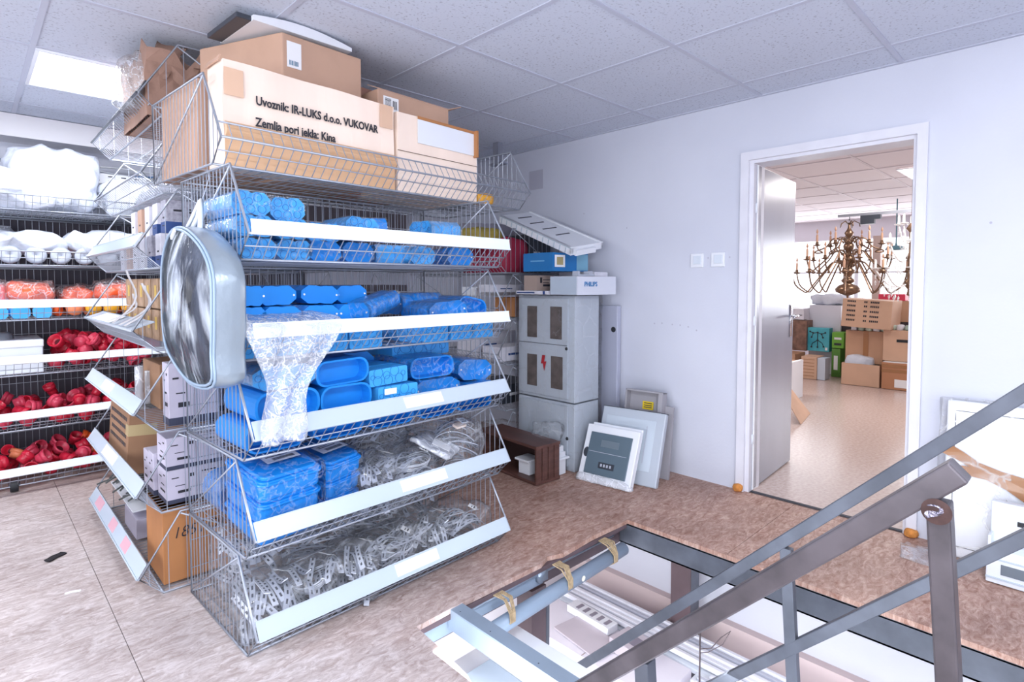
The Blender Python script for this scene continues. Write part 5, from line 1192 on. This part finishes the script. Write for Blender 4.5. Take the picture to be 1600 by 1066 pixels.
# lower level: carton with fittings, profile bundles
t = carton('large white carton seen below through the stair opening', (2.60, 1.56, -1.9), 0, (.37, 1.05, .97), mat('bright_white_carton', 'e2dfea', .5), bulge=.002)
def low(label, name, loc, size, m, rz=0, cat='fitting'):
    t = thing(name, label, cat, loc, rz); b = MB(); b.b2((0, 0, 0), size); bevel(b.build('body', m, t), .004); return t
tt = low('flat grey metal plate lying on the white carton below', 'metal_plate', (2.62, 1.98, -.925), (.22, .40, .012), mat('warm_grey_metal', 'c4bcc6', .35), R(-8), 'plate')
tt = low('grey square duct piece with a square hole on the white carton below', 'duct_piece', (2.74, 1.78, -.925), (.18, .22, .08), mat('warm_grey_metal', '', 0), R(-6), 'duct piece')
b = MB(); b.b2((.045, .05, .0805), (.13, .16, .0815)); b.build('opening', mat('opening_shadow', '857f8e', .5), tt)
tt = low('white ribbed connector block at the back of the white carton below', 'connector_block', (2.86, 2.08, -.925), (.10, .36, .05), M_white, R(-4), 'connector')
b = MB()
for i in range(5): b.b2((.02, .03+i*.06, .05), (.08, .055+i*.06, .054))
b.build('ribs', mat('ribs_grey', '8c8794', .5), tt)
Mp = mat('white_pvc_profile', 'e4e6f0', .3); Mp2 = mat('grey_pvc_profile', 'b8bccb', .35)
for i in range(15):
    far = i >= 8; x = 2.70+.034*i if not far else 3.0+.034*(i-8); y1 = (2.62 if far else 1.5)-.02*((i*5) % 4)
    t_ = MB(); t_.b2((0, -.8, 0), (.027, y1, .03)); o = t_.build('cable_trunking', Mp2 if i % 4 == 1 else Mp, None, False, (x, 0, -.935+.010*((i*7) % 3)))
    bevel(o, .003, 1); tag(o, 'long white plastic profile in the bundle lying under the right side of the stair opening', 'trunking', 'plastic profiles below the stair opening')
t = thing('profile_rack', 'pale shelf carrying the long profiles beneath the stair opening', 'shelf', (2.68, -.85, -.966)); b = MB(); b.b2((0, 0, 0), (.56, 2.38, .03)); b.b2((.31, 2.38, 0), (.56, 3.5, .03)); b.build('shelf_board', M_whitem, t)
b = MB()
for y in (.1, 2.2): b.b2((.02, y, -1.734), (.06, y+.04, 0)); b.b2((.5, y, -1.734), (.54, y+.04, 0))
b.build('shelf_legs', M_whitem, t)
t = thing('hanging_wire', 'thin rusty rod with tangled wire hanging below the beam', 'wire', (2.55, 1.30, -.35)); b = MB(); b.tube([(0, 0, -.12), (0, 0, .0), (.005, .0, -.55)], .004, 5); b.rod((0, 0, .02), (0, 0, -.62), .004, 5)
b.tube([(0, 0, -.14), (.06, -.03, -.15), (.1, -.06, -.10), (.14, -.09, -.07), (.1, -.07, -.13), (.05, -.02, -.17), (0, 0, -.16)], .0025, 4); b.tube([(0, 0, -.42), (.03, -.01, -.38), (.08, -.04, -.42)], .0025, 4); b.build('wire', mat('rusty_wire', '4e4348', .6), t, True)

# railings: sloping at 45 degrees along the stairs
def rail_bar(b, x, y0, z0, y1, z1, wx, hh):
    """bar from top end (y0,z0) down to (y1,z1); z is the top edge; hh vertical thickness"""
    b.add([(x-wx/2, y0, z0), (x+wx/2, y0, z0), (x+wx/2, y0+hh*.35, z0-hh*.85), (x-wx/2, y0+hh*.35, z0-hh*.85), (x-wx/2, y1, z1), (x+wx/2, y1, z1), (x+wx/2, y1, z1-hh), (x-wx/2, y1, z1-hh)][:0] or
          [(x-wx/2, y0, z0), (x+wx/2, y0, z0), (x+wx/2, y0-hh/2, z0-hh/2), (x-wx/2, y0-hh/2, z0-hh/2), (x-wx/2, y1, z1), (x+wx/2, y1, z1), (x+wx/2, y1-hh/2, z1-hh/2), (x-wx/2, y1-hh/2, z1-hh/2)],
          [(0, 3, 2, 1), (4, 5, 6, 7), (0, 1, 5, 4), (1, 2, 6, 5), (2, 3, 7, 6), (3, 0, 4, 7)])
def post(b, x, y, ztop, zbot, hx, hy):
    """upright leaning slightly: its foot is nearer the stair head"""
    k = math.tan(R(3.9)); d = (ztop-zbot)*k
    b.add([(x+sx*hx, y+sy*hy-(0 if e else d), ztop if e else zbot) for e in (0, 1) for sx in (-1, 1) for sy in (-1, 1)], [(0, 1, 3, 2), (4, 6, 7, 5), (0, 4, 5, 1), (2, 3, 7, 6), (0, 2, 6, 4), (1, 5, 7, 3)])
t = thing('stair_railing', 'near stair handrail of thick dark steel with a welded newel post', 'railing', (0, 0, 0))
X1 = 1.3
b = MB(); rail_bar(b, X1, .176, .985, 1.95, -.789, .05, .062); bevel(b.build('handrail', M_steel2, t), .004)
b = MB(); b.add([(X1-.02, .1755-.004, .985-.0055), (X1+.02, .1755-.004, .985-.0055), (X1+.02, .176-.028, .985-.0285), (X1-.02, .176-.028, .985-.0285)], [(0, 3, 2, 1)]); b.build('tube_opening', M_slot, t)
b = MB(); post(b, X1, .190, .905, -.25, .022, .0185); bevel(b.build('newel_post', M_steel2, t), .004)
b = MB(); post(b, X1, .822, .292, -.95, .021, .022); bevel(b.build('post', M_steel, t), .003)
blob('weld', (.007, .036, .022), M_weld, t, (X1-.024, .192, .880), (R(-30), 0, 0), n=(3, 8, 6), round_=.7, noise_=.005, nscale=70)
b = MB(); b.lathe([(0, .0008), (.015, .0004), (.024, .0001)], 20, Matrix.Translation((X1-.0262, .190, .890)) @ Matrix.Rotation(-PI/2, 4, 'Y')); b.build('heat_mark', M_burn, t)
t = thing('stair_railing', 'far stair railing of thinner dark steel with two sloping bars', 'railing', (0, 0, 0))
X2 = 2.30

b = MB(); rail_bar(b, X2, -.6, 1.749, 2.3, -1.151, .035, .062); bevel(b.build('handrail', M_steel, t), .003)
b = MB(); rail_bar(b, X2, -.6, 1.291, 2.3, -1.609, .035, .058); bevel(b.build('middle_bar', M_steel, t), .003)
for y in (.815, 1.84):
    b = MB(); post(b, X2, y, 1.145-y-.06, -.95 if y < 1 else -1.95, .0165, .022); bevel(b.build('post', M_steel, t), .003)
# stringers and treads carrying both railings (below the picture)
t = thing('staircase', 'dark steel stair flight descending under the railings', 'stairs', (0, 0, 0))
for x in (X1, X2):
    b = MB(); rail_bar(b, x, -.2, .0, 1.6, -1.8, .03, .22); b.build('stringer', M_steel, t)
for k in range(7):
    b = MB(); b.b2((X1+.02, -.12+.24*k, -.20-.24*k), (X2-.02, .12+.24*k, -.17-.24*k)); b.build('tread', M_steel, t)

# ------------------------------------------------------------------ next room: chandeliers, cartons
M_brass = mat('aged_brass', '7d6350', .3, .75, var=.2, vscale=20); M_candle = mat('cream_candle_sleeve', 'c49a80', .5)
t = thing('chandelier', 'large three-tier brass chandelier with candle sleeves in the next room', 'chandelier', (7.5, 2.03, 1.17))
b = MB(); b.lathe([(0, -.03), (.012, -.02), (.012, 0), (.05, .01), (.125, .045), (.135, .08), (.10, .12), (.04, .145), (.06, .16), (.075, .18), (.05, .205), (.03, .22), (.045, .25), (.07, .28), (.07, .30), (.035, .33), (.025, .37), (.05, .40), (.065, .43), (.06, .45), (.03, .48), (.022, .52), (.05, .55), (.06, .58), (.05, .61), (.02, .64), (.018, .68), (.04, .71), (.05, .74), (.03, .77), (.015, .80), (.012, .86)], 18); b.build('baluster', M_brass, t, True)
b = MB()
for k in range(5):
    a = 2*PI*k/5; b.tube([(.01*math.cos(a), .01*math.sin(a), .84), (.05*math.cos(a), .05*math.sin(a), .88), (.10*math.cos(a), .10*math.sin(a), .85), (.11*math.cos(a), .11*math.sin(a), .81)], .006, 5)
b.build('crown', M_brass, t, True)
def arm_mesh(L, drop):
    K = [(.05, .0), (.10, .055), (.17, .05), (.22+.04*L, -.04), (.28+.18*L, -drop*.8), (.36*L+.22, -drop), (L*.80, -drop*.95), (L*.94, -drop*.7), (L, -drop*.25)]
    b = MB(); P = []
    for a_ in range(len(K)-1):
        p0, p1, p2, p3 = K[max(0, a_-1)], K[a_], K[a_+1], K[min(len(K)-1, a_+2)]
        for q_ in (0, .33, .66):
            P.append(tuple(.5*((2*p1[c])+(-p0[c]+p2[c])*q_+(2*p0[c]-5*p1[c]+4*p2[c]-p3[c])*q_**2+(-p0[c]+3*p1[c]-3*p2[c]+p3[c])*q_**3) for c in (0, 1)))
    P.append(K[-1]); P = [(x, 0, z) for x, z in P]
    b.tube(P, .0085, 6); b.tube([(.08+.035*math.cos(a), 0, .045+.03*math.sin(a)) for a in [k*.6 for k in range(9)]], .006, 5)
    ex, ez = P[-1][0], P[-1][2]
    b.lathe([(0, 0), (.02, .002), (.042, .012), (.045, .018), (.02, .02), (.016, .045), (.022, .05), (0, .05)], 12, Matrix.Translation((ex, 0, ez)))
    c = MB(); c.lathe([(.012, .05), (.012, .13), (.006, .145), (0, .15)], 8, Matrix.Translation((ex, 0, ez))); c.lathe([(0, .145), (.012, .165), (.010, .185), (0, .21)], 8, Matrix.Translation((ex, 0, ez)))
    return b.mesh('arm', M_brass, True), c.mesh('candle', M_candle, True)
for (L, drop, z, n, ph) in ((.60, .30, .34, 10, .2), (.44, .20, .47, 8, .5), (.33, .11, .62, 6, .9)):
    am, cm = arm_mesh(L, drop)
    for k in range(n):
        a = link('arm', am, t, (0, 0, z), (0, 0, ph+2*PI*k/n)); link('candle', cm, a)
t = thing('ceiling_rail', 'grey steel rail with a dark bracket carrying the chandelier below the ceiling', 'rail', (7.5, 2.03, 2.10))
b = MB(); b.b2((-.02, -3.9, .0), (.02, .12, .03)); b.b2((-.004, -.9, .03), (.004, -.88, .35)); b.build('rail', mat('grey_rail', '8e919b', .5), t)
b = MB(); b.b2((-.03, -.26, -.10), (.03, -.12, .0)); b.prism([(-.03, -.32), (.03, -.32), (.03, -.26), (-.03, -.26)], -.05, 0); b.build('bracket', M_dark, t)
b = MB(); b.tube([(0, 0, .0), (.015, 0, -.02), (0, 0, -.045), (-.012, 0, -.03)], .004, 5); b.build('hook', M_dark, t)
# crystal chandelier at the right
t = thing('crystal_chandelier', 'clear crystal chandelier partly hidden by the right door post', 'chandelier', (7.4, 1.40, 1.25))
Mg = mat('crystal_glass', 'f2efee', .08, trans=.0, spec=1); Mg2 = film('crystal_drop', 'ffffff', .25, .8, 40, rough=.05)
b = MB(); b.lathe([(0, -.08), (.03, -.06), (.02, 0), (.05, .04), (.06, .08), (.03, .12), (.02, .3), (.05, .34), (.02, .4), (.02, .62), (.05, .66), (.015, .72)], 12); b.rod((0, 0, .7), (0, 0, 1.2), .006, 5); b.build('stem', M_brass, t, True)
for (L, z, n) in ((.32, .1, 8), (.22, .38, 6), (.12, .58, 5)):
    for k in range(n):
        a = 2*PI*k/n+.2; b = MB(); P = [(L*s*math.cos(a), L*s*math.sin(a), z-.10*math.sin(PI*s)+.12*s*s) for s in [i/10 for i in range(11)]]
        b.tube(P, .008, 5); ex = P[-1]; b.lathe([(0, 0), (.04, .012), (.045, .02), (.012, .022), (.012, .1), (0, .12)], 10, Matrix.Translation(ex))
        o = b.build('glass_arm', Mg, t, True)
        d = MB()
        for q in range(5):
            s = .45+.13*q; p = (L*s*math.cos(a+.03*q), L*s*math.sin(a), z-.10*math.sin(PI*s)+.12*s*s-.03)
            d.lathe([(0, 0), (.010, -.018), (.006, -.045), (0, -.06)], 6, Matrix.Translation(p))
            d.lathe([(0, -.07), (.012, -.09), (.005, -.12), (0, -.14)], 6, Matrix.Translation(p))
        d.build('crystal_drops', Mg2, o)
t = thing('pendant_lamp', 'teal dish lamp shade hanging before the far window', 'lamp', (9.0, 1.87, 1.77)); b = MB(); b.lathe([(.13, 0), (.11, .035), (.06, .05), (.015, .06), (.008, .09), (.008, .68)], 18); b.build('shade', mat('teal_shade', '5b8795', .4), t, True)
# cartons, local x runs away from the wall plane: faces look along -x
def rbox(label, y0, y1, z0, z1, x=8.2, d=.4, m=M_card, name='carton', cat='carton', open_top=False, ry=0, group=None, rz=0):
    t = thing(name, label, cat, (x, y0, z0), rz, group, rot=(ry, 0, rz)); w_, h_ = y1-y0, z1-z0; b = MB()
    if open_top:
        th = .006; b.b2((0, 0, 0), (th, w_, h_)); b.b2((d-th, 0, 0), (d, w_, h_)); b.b2((0, 0, 0), (d, th, h_)); b.b2((0, w_-th, 0), (d, w_, h_)); b.b2((0, 0, 0), (d, w_, th))
    else: b.b2((0, 0, 0), (d, w_, h_))
    bevel(b.build('body', m, t), .004); return t
def face(t, y0, y1, z0, z1, nm, m, x=-.004):
    b = MB(); b.b2((x, y0, z0), (x+.003, y1, z1)); return b.build(nm, m, t)
M_c1 = mat('pale_far_carton', 'cfa98f', .7, var=.05, vscale=4); M_c2 = mat('mid_far_carton', 'bd9478', .7, var=.06, vscale=4)
a1 = rbox('big tilted pale carton with printed lines on top of the heap, next room', 1.74, 2.29, .735, 1.095, d=.5, m=M_c1, ry=R(3))
b = MB()
for z in (.33, .275, .21, .15, .09):
    for (y0, y1) in ((.40, .50), (.27, .30), (.14, .22)):
        yy = y0; 
        while yy < y1: b.b2((-.003, yy, z-.012), (-.001, yy+.014, z+.012)); yy += .02
b.build('print_lines', M_ink, a1)
c_ = rbox('brown carton with a tape strip below the tilted carton, next room', 1.845, 2.27, .28, .70, x=8.35, m=M_c2); face(c_, .16, .22, .0, .42, 'tape', M_tape)
c_ = rbox('brown carton with a dark hand hole at the right of the heap, next room', 1.42, 1.835, .345, .73, x=8.3, m=M_c1); face(c_, .13, .27, .24, .275, 'hand_hole', M_black)
c_ = rbox('carton with brown tape bands and white label low in the heap, next room', 1.44, 1.82, .003, .335, x=8.2, m=mat('warm_far_carton', 'b9825f', .65), open_top=True); face(c_, .0, .38, .21, .25, 'tape', M_tape); face(c_, .0, .38, .27, .31, 'tape', M_tape); face(c_, .11, .24, .03, .13, 'product_label', M_paper)
b = MB(); b.b2((.01, .01, .31), (.39, .37, .338)); b.build('white_sheet', M_paper, c_)
c_ = rbox('open brown carton with a white bundle at the front of the heap, next room', 1.84, 2.27, .003, .285, x=8.2, m=M_c1, open_top=True, d=.42)
o = blob('white_bundle', (.34, .34, .26), M_wbag, None, (8.42, 2.10, .13), n=(8, 8, 6), noise_=.03, nscale=8, round_=.7, seed=2); tag(o, 'white bundle bulging out of the open front carton, next room', 'bundle')
for i in range(9):
    o = blob('packed_item', (.09, .07, .07), mat('item_%s' % 'abc'[i % 3], ('c7d6c4', '9fb3a6', 'e4e6ee')[i % 3], .4), None, (8.40, 1.50+.085*i, .70 if i > 3 else .725), n=(3, 3, 3), noise_=.015, nscale=20, seed=i); tag(o, 'small pale item heaped on top of the brown cartons, next room', 'small item', 'small items on the brown cartons in the next room')
c_ = rbox('brown carton under the red box at the back, next room', 1.62, 1.88, .80, 1.08, x=9.0, m=M_c2, d=.3); 
c_ = rbox('brown carton at the far right edge of the back row, next room', 1.30, 1.56, .80, 1.08, x=8.9, m=M_c2, d=.3); face(c_, .20, .23, .0, .28, 'tape', M_black)
c_ = rbox('flat red box on the back row of cartons, next room', 1.76, 2.07, 1.082, 1.17, x=9.05, m=mat('bright_red_box', 'd43556', .5), name='red_box', cat='box', d=.3)
c_ = rbox('dark shelf board behind the carton heap, next room', 1.2, 2.6, .0, .79, x=9.0, m=mat('dark_shelf', '3a3338', .7), name='shelf', cat='shelf', d=.5)
# white cabinets and teal print at the left
c_ = rbox('tall white appliance behind the teal print, next room', 2.50, 2.92, .003, 1.0, x=8.95, m=mat('white_far_metal', 'd2d3df', .4), name='appliance', cat='appliance', d=.6)
b = MB()
tp_ = rbox('teal square box with a black branched lamp picture, next room', 2.585, 2.885, .345, .68, x=8.75, m=mat('teal_print', '2c93a8', .5, col2='5fc0cc', vscale=3), name='lamp_box', cat='box', d=.15)
b = MB()
for pts in ([(.15, .06), (.15, .16), (.15, .27)], [(.05, .27), (.10, .25), (.15, .27), (.21, .26), (.25, .28)], [(.15, .16), (.09, .12), (.07, .07)], [(.15, .16), (.22, .11), (.23, .06)], [(.10, .25), (.08, .2)], [(.21, .26), (.23, .2)]):
    b.tube([(-.004, y, z) for y, z in pts], .005, 5)
    for y, z in (pts[0], pts[-1]): b.lathe([(0, .003), (.013, .0)], 8, Matrix.Translation((-.006, y, z)) @ Matrix.Rotation(-PI/2, 4, 'Y'))
b.build('lamp_picture', M_ink, tp_); face(tp_, .02, .05, .02, .06, 'white_mark', M_paper)
g_ = rbox('upper bright green box beside the teal box, next room', 2.40, 2.55, .41, .63, x=8.75, m=mat('bright_green_box', '6fae3c', .5), name='green_box', cat='box', d=.3); face(g_, .03, .12, .12, .15, 'print', M_paper); face(g_, .03, .12, .04, .07, 'print', M_ink)
g_ = rbox('lower dark green box standing on the floor beside the white appliance, next room', 2.44, 2.55, .003, .40, x=8.75, m=mat('leaf_green_box', '5b8f3d', .5), name='green_box', cat='box', d=.3); face(g_, .03, .08, .1, .3, 'print', M_paper)
c_ = rbox('dark brown patterned box beside the door edge, next room', 2.87, 3.1, .34, .78, x=8.7, m=mat('dark_wood_box', '7c5d50', .6, var=.3, vscale=14), d=.3)
c_ = rbox('stack of grey-white packets on the dark patterned box, next room', 2.92, 3.15, .79, .95, x=8.72, m=M_box_w, name='packet_stack', cat='packets', d=.3); face(c_, .02, .2, .06, .07, 'gap', M_slot)
c_ = rbox('open brown carton at the left under the patterned box, next room', 2.88, 3.2, .003, .33, x=8.3, m=M_c2, open_top=True, d=.4)
c_ = rbox('pale tan carton with orange lines right of the open brown carton, next room', 2.60, 2.80, .003, .31, x=8.3, m=M_c1, d=.3)
b = MB()
for k in range(6): b.b2((-.003, .03, .04+.045*k), (-.001, .17, .048+.045*k))
b.build('print_lines', mat('tan_print', 'a87a58', .6), c_)
c_ = rbox('clear plastic wrapped roll beside the pale tan carton, next room', 2.50, 2.60, .003, .3, x=8.32, m=mat('pale_blue_wrap', 'c4cddb', .3), name='wrapped_roll', cat='roll', d=.2)
o = blob('white_clutter', (.3, .5, .14), M_wbag, None, (9.15, 2.68, 1.005), n=(6, 9, 4), noise_=.04, nscale=12); tag(o, 'white clutter heaped on the tall white appliance, next room', 'clutter')
# nearer cartons just past the door edge
c_ = rbox('upright carton with a white edge just behind the open door', 2.36, 2.62, .003, .42, x=6.6, m=M_c2, d=.35, rz=R(0)); 
b = MB(); b.b2((-.01, -.04, 0), (.35, -.002, .43)); b.build('white_side', M_white, c_)
t = thing('cardboard_sheet', 'folded cardboard sheet leaning behind the open door near its bottom', 'cardboard', (5.55, 1.86, .004), R(10))
b = MB(); b.add([(0, 0, 0), (.55, .0, 0), (.50, .25, .34), (.05, .25, .40), (0, .006, 0), (.55, .006, 0), (.50, .256, .34), (.05, .256, .40)], [(0, 1, 2, 3), (7, 6, 5, 4), (0, 4, 5, 1), (1, 5, 6, 2), (2, 6, 7, 3), (3, 7, 4, 0)]); b.build('sheet', M_c1, t)
